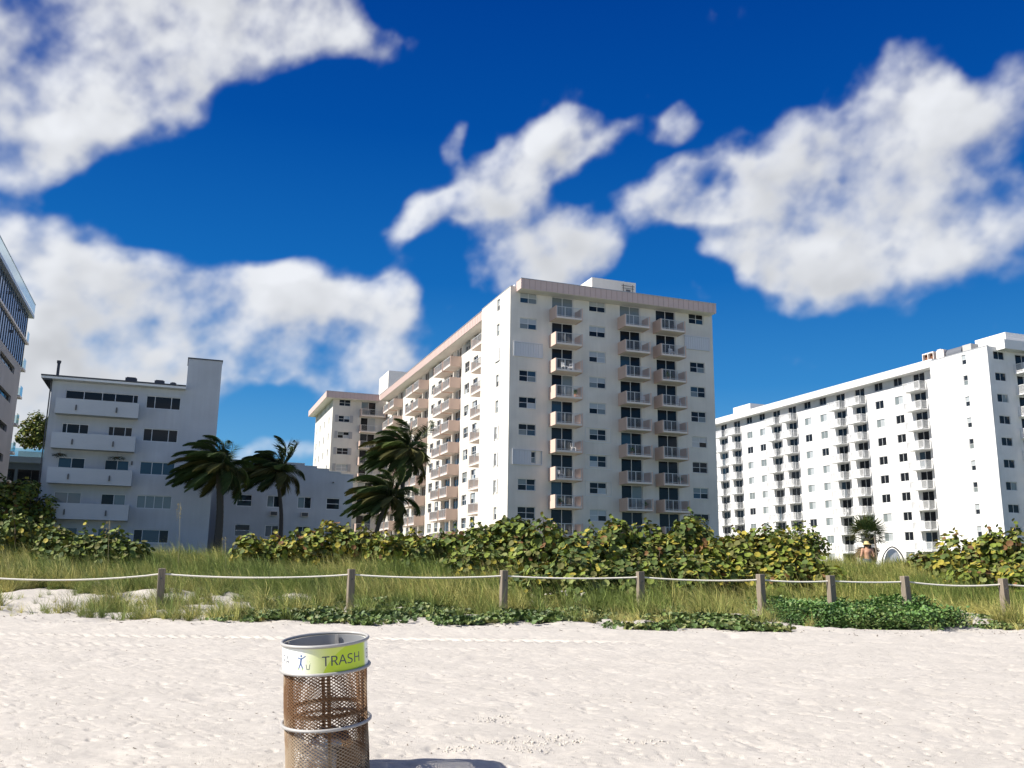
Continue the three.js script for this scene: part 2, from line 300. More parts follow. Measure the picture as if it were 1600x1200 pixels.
  for (const k of rows) {
    for (const [a, b] of RW) windowAt(B, LF, -b, 28.6 - FL * k, -a, 29.85 - FL * k, D - .16, { cols: 2, rows: 2, r });
    for (const [a, b] of RD) windowAt(B, LF, -b, 27.28 - FL * k, -a, 29.75 - FL * k, D - .18, { cols: 2, name: 'sliding_door', r, fw: .06 });
    if (k === 9) continue;
    balcony(B, LF, -14.95, -9.25, 27.25 - FL * k, D + .002, 1.47, 'pink');
    for (const P of pairs) { balcony(B, LF, -P - 3.4, -P, 27.25 - FL * k, D + .002, 1.47, 'pink'); balcony(B, LF, -P - 7.75, -P - 3.75, 27.25 - FL * k, D + .002, 1.47, 'pink'); }
  }
  // rear wing
  const VO = plan(LF, -67.5565, 0), VF = frameOf(VO, PHI), VL = frameOf(plan(VF, -6.9, 0), PHI - Math.PI / 2), VH = [];
  for (const k of rows) VH.push([-5.88, 28.75 - FL * k, -3.97, 29.85 - FL * k], [-2.1, 27.28 - FL * k, .4, 29.75 - FL * k]);
  wall(B, VF, rect(-6.9, 2, 2.15, H), VH, M.eWall);
  for (const k of rows) {
    windowAt(B, VF, -5.88, 28.75 - FL * k, -3.97, 29.85 - FL * k, -.16, { cols: 2, rows: 2, panes: k === 4 ? [M.blind] : null, r });
    if (k) for (const x of [-6.42, -3.93]) put(mesh('window_shutter', cached('vs', () => bx(0, .5, 0, 1.2, 0, .06)), M.shutterGrey, B), B, VF, x, 28.7 - FL * k, .002);
    windowAt(B, VF, -2.1, 27.28 - FL * k, .4, 29.75 - FL * k, -.18, { cols: 2, name: 'sliding_door', r, fw: .06 });
    if (k < 9) balcony(B, VF, -2.35, 1.9, 27.25 - FL * k, .002, 1.4, 'pink');
  }
  const VS = []; for (const k of rows) for (const u of [3, 8, 13, 17]) VS.push([-u - .8, 28.72 - FL * k, -u, 29.9 - FL * k]);
  wall(B, VL, rect(-20, 2, -.25, H), VS, M.eWall);
  for (const k of rows) for (const u of [3, 8, 13, 17]) windowAt(B, VL, -u - .8, 28.72 - FL * k, -u, 29.9 - FL * k, -.14, { cols: 1, rows: 2, panes: [M.blind, M.curtain] });
  // hidden sides, roof slabs
  put(mesh('wall', merge([bx(-84, -.25, 2, H, -24, -23.75), bx(-84, -83.75, 2, H, -23.75, -2.15)]), M.eWall, B), B, LF, 0, 0, 0);
  put(mesh('roof', merge([bx(-9.2, -.25, H - .45, H - .2, -23.7, -.3), bx(-83.7, -9.25, H - .45, H - .2, -23.7, -2.45)]), M.roof, B), B, LF, 0, 0, 0);
  put(mesh('roof', bx(-6.6, 2.1, H - .45, H - .2, -19.9, -.3), M.roof, B), B, VF, 0, 0, 0);
  put(mesh('wall', bx(-6.85, 2.1, 2, H, -20.3, -20.02), M.eWall, B), B, VF, 0, 0, 0);
  put(mesh('coping', merge([bx(-9.2, .02, H, H + .07, -.3, .03)]), M.alu, B), B, LF, 0, 0, 0);
  // overhanging eaves with standing-seam fascia
  const eave = (f, x0, x1, z0, z1, ends) => {
    const e = put(mesh('eave', bx(x0, x1, 29.80, 30.85, z0, z1), M.fascia, B), B, f, 0, 0, 0);
    const g = []; for (let x = x0 + .3; x < x1 - .05; x += .62) g.push(bx(x - .018, x + .018, 29.80, 30.85, z1 + .002, z1 + .03));
    mesh('fascia_seam', merge(g), M.seam, e); mesh('drip_edge', bx(x0 - .02, x1 + .02, 30.852, 30.91, z0, z1 + .05), M.alu, e);
    mesh('soffit', bx(x0 + .05, x1 - .05, 29.77, 29.797, z0, z1 - .05), M.soffit, e); return e;
  };
  eave(FR, .62, 23.65, .003, 1.4); eave(LF, -66, -9.22, D + .003, -.70); eave(VF, -8.3, .65, .003, 1.4);
  { const e = put(mesh('eave', bx(-20, -.003, 29.80, 30.85, .003, 1.4), M.fascia, B), B, VL, 0, 0, 0); mesh('soffit', bx(-19.9, -.05, 29.77, 29.797, .01, 1.35), M.soffit, e); }
  // lamps under soffits and roof houses
  put(mesh('penthouse', merge([bx(12.1, 17.7, 30.2, 34.75, -16, -6)]), M.eWall, B), B, FR, 0, 0, 0);
  put(mesh('penthouse', bx(-83, -75, 30.2, 37.3, -11, -4), M.eWall, B), B, LF, 0, 0, 0);
  put(mesh('roof_vent', merge([new THREE.CylinderGeometry(.12, .12, .6, 10).translate(-1.9, H + .4, -1.2), new THREE.CylinderGeometry(.2, .2, .15, 10).translate(-1.9, H + .75, -1.2), bx(-3.2, -2.6, H - .2, H + .5, -1.5, -.9)]), M.white, B), B, LF, 0, 0, 0);
  put(mesh('antenna_rack', merge([bx(16.0, 16.06, 33.4, 34.4, -5.9, -5.84), bx(17.2, 17.26, 33.4, 34.4, -5.9, -5.84), bx(15.8, 17.5, 34.2, 34.25, -5.9, -5.85), bx(15.9, 17.4, 33.9, 33.94, -5.88, -5.84), bx(16.4, 16.9, 33.5, 33.75, -5.92, -5.8)]), M.darkFrame, B), B, FR, 0, 0, 0);
}

// ------------------------------------------------------------------ white ten-storey block to the right
{
  const PF = .3443, FO = [59.80, -109.82], B = thing('white_apartment_block', 'long white ten storey apartment block with white slatted balconies', 'building', [FO[0], 2, FO[1]]);
  const r = rng(8), FR = frameOf(FO, PF), LF = frameOf(FO, PF - Math.PI / 2), H = 30.35, D = -1.8, X = u => -(u + 35.3);
  const rows = [0, 1, 2, 3, 4, 5, 6, 7, 8, 9], RW = [], RD = [], BL = [[-23.3, -20.2]];
  for (let n = 0; n < 3; n++) { const s = 16.4 * n; RW.push([-14.9 + s, -13.2 + s], [-18.75 + s, -17.1 + s]); RD.push([-11.1 + s, -8.9 + s], [-6.75 + s, -4.6 + s]); BL.push([-11.4 + s, -8.25 + s], [-7.0 + s, -4.1 + s]); }
  RD.push([-23.0, -20.8]);
  const RH = []; for (const k of rows) { for (const [a, b] of RW) RH.push([X(b), 28.65 - FL * k, X(a), 29.85 - FL * k]); for (const [a, b] of RD) RH.push([X(b), 27.28 - FL * k, X(a), 29.7 - FL * k]); }
  wall(B, LF, rect(X(34), 2, X(-25.9), H), RH, M.fWall, D);
  const SH = []; for (const k of rows) SH.push([X(-31.25), 28.72 - FL * k, X(-31.95), 30.0 - FL * k]);
  wall(B, LF, rect(X(-25.9), 2, -.25, H), SH, M.fWall);
  put(mesh('wall', bx(X(-25.9), X(-26.15), 2, H, D, -.25), M.fWall, B), B, LF, 0, 0, 0);
  const FH = []; for (const k of rows) FH.push([.96, 28.75 - FL * k, 2.75, 29.8 - FL * k], [4.6, 27.28 - FL * k, 7.0, 29.7 - FL * k], [12, 28.75 - FL * k, 13.8, 29.8 - FL * k]);
  wall(B, FR, rect(0, 2, 24, H), FH, M.fWall);
  for (const k of rows) {
    for (const [a, b] of RW) { const q = r(); windowAt(B, LF, X(b), 28.65 - FL * k, X(a), 29.85 - FL * k, D - .13, { cols: 2, panes: k === 0 ? [M.dark, M.dark] : q < .45 ? [M.curtain, M.blind] : q < .6 ? [M.curtain, M.curtain] : [M.dark, M.dark] }); }
    for (const [a, b] of RD) windowAt(B, LF, X(b), 27.28 - FL * k, X(a), 29.7 - FL * k, D - .20, { cols: 2, panes: r() < .85 ? [M.dark, M.dark] : [M.blue, M.dark2], name: 'sliding_door', fw: .06 });
    if (k < 9) for (const [a, b] of BL) balcony(B, LF, X(b), X(a), 27.25 - FL * k, D + .002, 1.4, 'white');
    windowAt(B, LF, X(-31.25), 28.72 - FL * k, X(-31.95), 30.0 - FL * k, -.13, { cols: 1, rows: 2, panes: r() < .5 ? [M.dark2, M.blind] : [M.curtain, M.dark2] });
    windowAt(B, FR, .96, 28.75 - FL * k, 2.75, 29.8 - FL * k, -.14, { cols: 2, panes: [M.dark, k % 4 === 2 ? M.curtain : M.dark] });
    windowAt(B, FR, 12, 28.75 - FL * k, 13.8, 29.8 - FL * k, -.14, { cols: 2, r });
    windowAt(B, FR, 4.6, 27.28 - FL * k, 7.0, 29.7 - FL * k, -.18, { cols: 2, panes: [M.dark, M.dark2], name: 'sliding_door', fw: .06 });
    if (k < 9) balcony(B, FR, 4.2, 7.4, 27.25 - FL * k, .002, 1.5, 'white');
  }
  put(mesh('wall', merge([bx(X(34), -.25, 2, H, -24, -23.75), bx(X(34), X(33.75), 2, H, -23.75, D)]), M.fWall, B), B, LF, 0, 0, 0);
  put(mesh('roof', merge([bx(X(-26), -.25, H - .45, H - .2, -23.7, -.3), bx(X(33.7), X(-26), H - .45, H - .2, -23.7, D - .3)]), M.roof, B), B, LF, 0, 0, 0);
  put(mesh('eave', bx(X(33.5), X(-25.88), 29.72, 30.80, D + .003, -.42), M.fWall, B), B, LF, 0, 0, 0);
  put(mesh('eave', bx(1.55, 23.6, 29.9, 31.1, .003, 1.3), M.fWall, B), B, FR, 0, 0, 0);
  put(mesh('coping', bx(X(-25.9), .03, H, H + .09, -.32, .03), M.alu, B), B, LF, 0, 0, 0);
  put(mesh('penthouse', merge([bx(X(-29.6), X(-34.4), 30.2, 32.85, -20, -4.4)]), M.fWall, B), B, LF, 0, 0, 0);
  put(mesh('penthouse', bx(X(25.5), X(20), 30.2, 32.7, -9, -3), M.fWall, B), B, LF, 0, 0, 0);
  // roof machinery
  const rust = std(col(.16, .06, .025), .85), tank = std(col(.13, .14, .16), .5);
  const ac = put(mesh('cooling_unit', merge([bx(X(-23.0), X(-22.9), 30.2, 32.2, -3, -1.8), bx(X(-24.9), X(-24.8), 30.2, 32.2, -3, -1.8), bx(X(-24.8), X(-23.0), 32.05, 32.2, -3, -1.8), bx(X(-24.8), X(-23.0), 30.2, 30.4, -3, -1.8), bx(X(-23.95), X(-23.85), 30.4, 32.05, -3, -1.8)]), M.slab, B), B, LF, 0, 0, 0);
  mesh('louvre', bx(X(-24.78), X(-23.02), 30.4, 32.04, -2.8, -2.2), rust, ac);
  put(mesh('duct', merge([bx(X(-26.6), X(-25.3), 30.3, 32.1, -3, -1.9), bx(X(-25.9), X(-25.2), 32.1, 32.35, -2.8, -2.2)]), M.slab, B), B, LF, 0, 0, 0);
  put(mesh('storage_tank', new THREE.CylinderGeometry(.85, .85, 2.6, 20).rotateZ(Math.PI / 2).translate(X(-28.1), 31.25, -2.9), tank, B), B, LF, 0, 0, 0);
  put(mesh('duct', merge([bx(X(-30.9), X(-29.5), 30.3, 31.95, -3.5, -2.2), bx(X(-31.8), X(-30.9), 30.3, 31.2, -3.4, -2.4)]), M.roof, B), B, LF, 0, 0, 0);
}

// ------------------------------------------------------------------ five-storey white block with solid balconies
{
  const CO = [-29.3074, -74.4998], B = thing('white_balcony_block', 'five storey white block with solid white balcony parapets and tall stair tower', 'building', [CO[0], 2, CO[1]]);
  const r = rng(12), FR = frameOf(CO, PHI), holes = [], fl = 2.77;
  for (let k = 0; k < 5; k++) holes.push([-1.36, 14.56 - fl * k, 1.34, 15.63 - fl * k]);
  holes.push([-7.49, 13.7, -1.99, 15.6]);
  for (let k = 0; k < 4; k++) holes.push([-7.47, 10.9 - fl * k, -5.5, 12.87 - fl * k], [-4.03, 10.9 - fl * k, -2.2, 12.85 - fl * k]);
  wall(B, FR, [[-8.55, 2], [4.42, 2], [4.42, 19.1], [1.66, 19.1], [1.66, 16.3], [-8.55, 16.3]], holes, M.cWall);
  const pan = [[M.dark, M.dark, M.dark], [M.dark, M.dark, M.dark], [M.blue, M.blue, M.blue], [M.curtain, M.curtain, M.curtain, M.curtain], [M.dark, M.blue, M.dark]];
  for (let k = 0; k < 5; k++) windowAt(B, FR, -1.36, 14.56 - fl * k, 1.34, 15.63 - fl * k, -.14, { widths: k === 3 ? [.25, .25, .25, .25] : k === 2 ? [.34, .31, .35] : [.25, .48, .27], panes: pan[k], fw: .05 });
  windowAt(B, FR, -7.49, 13.7, -1.99, 15.6, -.14, { widths: [.25, .25, .18, .25, .07], panes: [M.dark], fw: .05 });
  for (let k = 0; k < 4; k++) {
    windowAt(B, FR, -7.47, 10.9 - fl * k, -5.5, 12.87 - fl * k, -.14, { widths: k === 0 ? [.18, .47, .35] : [.5, .5], rows: k ? 2 : 1, panes: [[M.dark], [M.blue, M.dark2], [M.curtain, M.curtain], [M.blue]][k], mat: k > 1 ? M.frame : M.white });
    windowAt(B, FR, -4.03, 10.9 - fl * k, -2.2, 12.85 - fl * k, -.14, { widths: k === 0 ? [.22, .48, .3] : [.52, .48], panes: [[M.dark], [M.dark2, M.blue], [M.dark, M.curtain], [M.blue]][k], name: 'sliding_door' });
  }
  for (let k = 0; k < 4; k++) {      // balcony: slab with a solid parapet on three sides and two dark scupper lamps
    const b = put(mesh('balcony', bx(-7.98, -1.85, -.18, 0, 0, 1.15), M.cWall, B), B, FR, 0, 13.66 - fl * k, .002);
    mesh('parapet', merge([bx(-8.0, -1.83, -.2, 1.05, 1.152, 1.27), bx(-8.0, -7.88, .002, 1.05, 0, 1.15), bx(-1.95, -1.83, .002, 1.05, 0, 1.15)]), M.cWall, b);
    for (const x of [-6.47, -3.48]) mesh('scupper', merge([bx(x - .06, x + .06, .12, .48, 1.272, 1.37), bx(x - .045, x + .045, .48, .56, 1.272, 1.33)]), M.darkFrame, b);
  }
  put(mesh('wall', merge([bx(-8.55, -8.3, 2, 16.3, -12, -.25), bx(4.17, 4.42, 2, 16.3, -12, -.25), bx(-8.3, 4.17, 2, 16.3, -12, -11.75)]), M.cWall, B), B, FR, 0, 0, 0);
  put(mesh('stair_tower', merge([bx(1.66, 1.9, 16.3, 19.1, -3, -.25), bx(4.18, 4.42, 16.3, 19.1, -3, -.25), bx(1.9, 4.18, 16.3, 19.1, -3, -2.8), bx(1.9, 4.18, 18.8, 19.0, -2.8, -.25)]), M.cWall, B), B, FR, 0, 0, 0);
  put(mesh('coping', bx(1.6, 4.48, 19.1, 19.2, -3.05, .06), M.roofDark, B), B, FR, 0, 0, 0);
  put(mesh('roof', merge([bx(-9.3, 1.655, 16.32, 16.5, -12.6, .75), bx(1.66, 4.4, 16.1, 16.28, -11.7, -3.05)]), M.white, B), B, FR, 0, 0, 0);
  put(mesh('roof_edge', bx(-9.33, 1.65, 16.502, 16.62, -12.65, .79), M.roofDark, B), B, FR, 0, 0, 0);
  put(mesh('soffit_trim', bx(-9.2, -8.56, 16.2, 16.318, -12, .65), M.roofDark, B), B, FR, 0, 0, 0);
  put(mesh('vent_pipe', merge([new THREE.CylinderGeometry(.11, .11, 1.3, 12).translate(-8.3, 17.25, -.5), new THREE.CylinderGeometry(.17, .15, .22, 12).translate(-8.3, 17.95, -.5)]), M.roofDark, B), B, FR, 0, 0, 0);
  for (const [x, w, h] of [[-3.2, .9, .55], [-.9, .8, .5], [.35, .5, .4]]) put(mesh('roof_unit', merge([bx(x, x + w, 16.63, 16.63 + h, -1.6, -.8), bx(x + .1, x + w - .1, 16.63 + h, 16.7 + h, -1.5, -.9)]), M.roofDark, B), B, FR, 0, 0, 0);
  put(mesh('downpipe', merge([new THREE.CylinderGeometry(.05, .05, 14, 8).translate(-8.63, 9.2, .1)]), M.darkFrame, B), B, FR, 0, 0, 0);
  // hanging baskets and a wall lamp on the third-floor balcony
  put(mesh('wall_lamp', merge([bx(-2.05, -1.93, 9.75, 10.05, .003, .12)]), M.darkFrame, B), B, FR, 0, 0, 0);
}

// ------------------------------------------------------------------ low white building with stepped parapet
{
  const DO = [-30.96, -84.28], B = thing('low_white_building', 'two storey white building with stepped parapet behind the coconut palms', 'building', [DO[0], 2, DO[1]]);
  const r = rng(15), FR = frameOf(DO, PHI), cols = [[5.24, 6.65], [8.03, 9.3], [10.92, 12.25], [13.7, 15.03]], holes = [];
  for (const [a, b] of cols) holes.push([a, 7.35, b, 8.47], [a, 4.52, b, 5.64]);
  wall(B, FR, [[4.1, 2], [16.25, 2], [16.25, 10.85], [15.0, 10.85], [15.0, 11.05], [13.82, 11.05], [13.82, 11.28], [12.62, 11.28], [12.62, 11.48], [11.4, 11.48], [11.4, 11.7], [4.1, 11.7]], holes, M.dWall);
  cols.forEach(([a, b], c) => [7.35, 4.52].forEach((y, j) => windowAt(B, FR, a, y, b, y + 1.12, -.13, { cols: c % 3 ? 2 : 1, rows: c % 3 ? 1 : 2, panes: j ? [M.blue, M.dark2] : c === 1 || c === 2 ? [M.curtain, M.dark] : [M.dark, M.dark2], mat: M.white, fw: .06 })));
  for (const x of [8.4, 11.33]) { const a = put(mesh('air_conditioner', bx(x, x + .68, 6.56, 6.96, -.1, .28), M.slab, B), B, FR, 0, 0, 0); mesh('grille', merge(Array.from({ length: 6 }, (_, i) => bx(x + .04, x + .64, 6.6 + i * .058, 6.63 + i * .058, .281, .3))), M.darkFrame, a); mesh('grille_back', bx(x + .04, x + .64, 6.59, 6.93, .2802, .2812), M.darkFrame, a); }
  put(mesh('coping', merge([[15.0, 16.3, 10.85], [13.82, 15.0, 11.05], [12.62, 13.82, 11.28], [11.4, 12.62, 11.48], [4.05, 11.4, 11.7]].map(([a, b, y]) => bx(a, b, y + .002, y + .07, -.28, .04))), M.frame, B), B, FR, 0, 0, 0);
  put(mesh('wall', merge([bx(4.1, 4.35, 2, 11.6, -30, -.25), bx(16.0, 16.25, 2, 10.8, -30, -.25), bx(4.35, 16.0, 2, 10.8, -30, -29.75)]), M.dWall, B), B, FR, 0, 0, 0);
  put(mesh('link_wall', bx(1.2, 4.09, 2, 9.6, -5, -4.7), M.dWall, B), B, FR, 0, 0, 0);
  put(mesh('roof', bx(4.36, 15.99, 10.2, 10.4, -29.7, -.26), M.roof, B), B, FR, 0, 0, 0);
  put(mesh('wall_lamp', bx(14.2, 14.34, 9.95, 10.06, .003, .14), M.darkFrame, B), B, FR, 0, 0, 0);
}

// ------------------------------------------------------------------ modern tower at the left edge, villa behind
{
  const AO = [-53.2, -95], B = thing('modern_glass_tower', 'modern tower with blue glass upper floors over grey stone walls', 'building', [AO[0], 2, AO[1]]);
  const RF = frameOf(AO, PHI + Math.PI / 2);      // right face: local x runs away from the camera
  const stone = new THREE.MeshStandardMaterial({ color: col(.50, .47, .45), roughness: .85, map: stuccoMap, bumpMap: stuccoBump, bumpScale: .01 });
  const glass = new THREE.MeshPhysicalMaterial({ color: col(.04, .13, .30), roughness: .1, metalness: .7 }), rg = new THREE.MeshPhysicalMaterial({ color: col(.75, .86, .88), roughness: .05, transmission: 1, thickness: 0 });
  const slots = []; for (let k = 0; k < 5; k++) { slots.push([-11.8, 21.0 - 3.05 * k, -3.4, 21.75 - 3.05 * k]); slots.push([-22, 20.4 - 3.05 * k, -12.8, 21.75 - 3.05 * k]); }
  wall(B, RF, rect(-32, 2, .4, 22.6), slots, stone, 0, .3);
  for (const [a, b, c, d] of slots) windowAt(B, RF, a, b, c, d, -.28, { cols: 4, panes: [M.dark], mat: M.darkFrame });
  for (let j = 0; j < 2; j++) for (let i = 0; i < 27; i++) { const p = put(mesh('glass_panel', cached('gp' + j, () => bx(.03, 1.17, 0, j ? 2.82 : 2.75, -.1, 0)), glass, B), B, RF, -32 + i * 1.2, j ? 25.66 : 22.64, 0); p.position.y += 0; }
  const ms = []; for (let i = 0; i <= 27; i++) ms.push(bx(-32 + i * 1.2 - .035, -32 + i * 1.2 + .035, 22.62, 28.48, .002, .06));
  put(mesh('mullion', merge(ms), M.darkFrame, B), B, RF, 0, 0, 0);
  put(mesh('wall', merge([bx(-32, .35, 22.6, 28.5, -16, -.12), bx(.15, .4, 2, 22.6, -16, -.3), bx(-32, -31.7, 2, 22.6, -16, -.3), bx(-31.7, .15, 2, 22.6, -16, -15.7)]), stone, B), B, RF, 0, 0, 0);
  put(mesh('roof', bx(-32.5, 1.9, 28.5, 28.85, -16.2, .42), M.alu, B), B, RF, 0, 0, 0);
  put(mesh('floor_slab', bx(-32.2, 1.85, 25.42, 25.64, -16, .22), M.slab, B), B, RF, 0, 0, 0);
  const gr = (y, x0, x1, z) => put(mesh('glass_rail', merge([bx(x0, x1, y, y + 1.1, z - .012, z)]), rg, B), B, RF, 0, 0, 0);
  gr(28.95, -32.4, 1.8, .4); put(mesh('rail_cap', bx(-32.4, 1.85, 30.05, 30.1, .36, .43), M.alu, B), B, RF, 0, 0, 0);
  for (let k = 1; k < 8; k++) { const y = 25.42 - 3.05 * k, b = put(mesh('balcony', bx(.402, 2.0, y, y + .22, -10, .22), M.slab, B), B, RF, 0, 0, 0); mesh('glass_rail', merge([bx(.42, 1.95, y + .222, y + 1.3, .17, .182), bx(1.938, 1.95, y + .222, y + 1.3, -9.9, .165)]), rg, b); }
  put(mesh('glass_rail', merge([bx(.42, 1.8, 25.642, 26.7, .17, .182)]), rg, B), B, RF, 0, 0, 0);
  put(mesh('downlight', merge([bx(-6, -5.9, 27.2, 27.5, .061, .2), bx(-12, -11.9, 27.3, 27.6, .061, .2), bx(-8, -7.9, 24.4, 24.7, .061, .2)]), M.darkFrame, B), B, RF, 0, 0, 0);
}
{
  const VO = [-62, -104], B = thing('dark_villa', 'dark flat roofed villa with glass roof terrace between the tower and white block', 'building', [VO[0], 2, VO[1]]);
  const FR = frameOf(VO, PHI), w = std(col(.12, .15, .18), .7), holes = [];
  for (let i = 0; i < 4; i++) holes.push([1.2 + i * 3.2, 9.2, 4.1 + i * 3.2, 12.6], [1.2 + i * 3.2, 4, 4.1 + i * 3.2, 7.4]);
  wall(B, FR, rect(0, 2, 15, 13.3), holes, w);
  for (const [a, b, c, d] of holes) windowAt(B, FR, a, b, c, d, -.2, { cols: 2, rows: 1, panes: [M.dark], mat: M.darkFrame });
  put(mesh('roof', bx(-.6, 15.6, 13.3, 14.0, -11, 1.0), std(col(.26, .31, .36), .7), B), B, FR, 0, 0, 0);
  put(mesh('wall', merge([bx(0, .25, 2, 13.3, -10, -.25), bx(14.75, 15, 2, 13.3, -10, -.25), bx(.25, 14.75, 2, 13.3, -10, -9.75)]), w, B), B, FR, 0, 0, 0);
  put(mesh('glass_rail', bx(-.4, 15.4, 14.0, 15.0, .7, .712), new THREE.MeshPhysicalMaterial({ color: col(.7, .85, .88), roughness: .05, transmission: 1, thickness: 0 }), B), B, FR, 0, 0, 0);
  put(mesh('floor_slab', bx(-.5, 15.4, 8.1, 8.5, .003, .9), std(col(.18, .24, .30), .7), B), B, FR, 0, 0, 0);
  put(mesh('roof_planter', bx(4, 9, 14.0, 14.9, -4, -1.5), M.white, B), B, FR, 0, 0, 0);
}

// ------------------------------------------------------------------ foliage
const LEAF = (c, rough = .55) => new THREE.MeshPhysicalMaterial({ color: c, roughness: rough, specularIntensity: .5, side: THREE.DoubleSide, transmission: .12, thickness: 0 });
const leafVC = new THREE.MeshPhysicalMaterial({ color: 0xffffff, vertexColors: true, roughness: .72, specularIntensity: .5, side: THREE.DoubleSide, transmission: .12, thickness: 0 });
const bark = std(col(.14, .11, .085), .95), twig = std(col(.16, .12, .08), .9);
const tmpQ = new THREE.Quaternion(), Zax = new THREE.Vector3(0, 0, 1);
class Leaves {
  constructor() { this.p = []; this.c = []; }
  tri(a, b, c, k) { this.p.push(a.x, a.y, a.z, b.x, b.y, b.z, c.x, c.y, c.z); for (let i = 0; i < 3; i++) this.c.push(k[0], k[1], k[2]); }
  // round cupped leaf of radius s, facing n
  round(pos, n, s, spin, k) {
    tmpQ.setFromUnitVectors(Zax, n); const v = []; const N = 7;
    for (let i = 0; i < N; i++) { const a = spin + i / N * 6.283; v.push(new THREE.Vector3(Math.cos(a) * s, Math.sin(a) * s * .92, .16 * s * Math.abs(Math.cos(a - spin)) + .05 * s * Math.sin(3 * a)).applyQuaternion(tmpQ).add(pos)); }
    const c = new THREE.Vector3(0, 0, -.08 * s).applyQuaternion(tmpQ).add(pos);
    for (let i = 0; i < N; i++) this.tri(c, v[i], v[(i + 1) % N], k);
  }
  kite(pos, dir, side, len, w, k) {
    const m = pos.clone().addScaledVector(dir, len * .4), e = pos.clone().addScaledVector(dir, len), a = m.clone().addScaledVector(side, w), b = m.clone().addScaledVector(side, -w);
    this.tri(pos, a, e, k); this.tri(pos, e, b, k);
  }
  geo() { const g = new THREE.BufferGeometry(); g.setAttribute('position', new THREE.Float32BufferAttribute(this.p, 3)); g.setAttribute('color', new THREE.Float32BufferAttribute(this.c, 3)); g.computeVertexNormals(); return g; }
}
const PAL = { green: [.085, .125, .028], deep: [.042, .075, .02], lime: [.17, .215, .03], yellow: [.33, .28, .04], olive: [.13, .13, .035], brown: [.17, .085, .03], pale: [.22, .25, .075] };
const leafMats = Object.fromEntries(Object.entries(PAL).map(([k, c]) => [k, LEAF(col(...c), .7)]));
const leafGeoCache = (() => { const L = new Leaves(); L.round(new THREE.Vector3(), new THREE.Vector3(0, 0, 1), 1, 0, [1, 1, 1]); const g = L.geo(); g.deleteAttribute('color'); return g; })();
function pickTone(r, w) { let q = r() * w.reduce((a, b) => a + b[1], 0); for (const [n, v] of w) { if ((q -= v) < 0) return n; } return w[0][0]; }
const TONES = { mixed: [['green', 4], ['deep', 1], ['lime', 3.2], ['olive', 2.2], ['yellow', 1.1], ['brown', .35], ['pale', .7]], yellow: [['lime', 4], ['yellow', 3.6], ['green', 2], ['olive', 2], ['brown', .6], ['pale', 1]], dark: [['green', 4], ['olive', 2.2], ['lime', 2], ['deep', 1.4], ['pale', 1], ['yellow', .5]] };
function tubeBetween(a, b, r0, r1, seg = 6) { const d = b.clone().sub(a), g = new THREE.CylinderGeometry(r1, r0, d.length(), seg, 1, true); g.applyQuaternion(new THREE.Quaternion().setFromUnitVectors(new THREE.Vector3(0, 1, 0), d.clone().normalize())); return g.translate((a.x + b.x) / 2, (a.y + b.y) / 2, (a.z + b.z) / 2); }
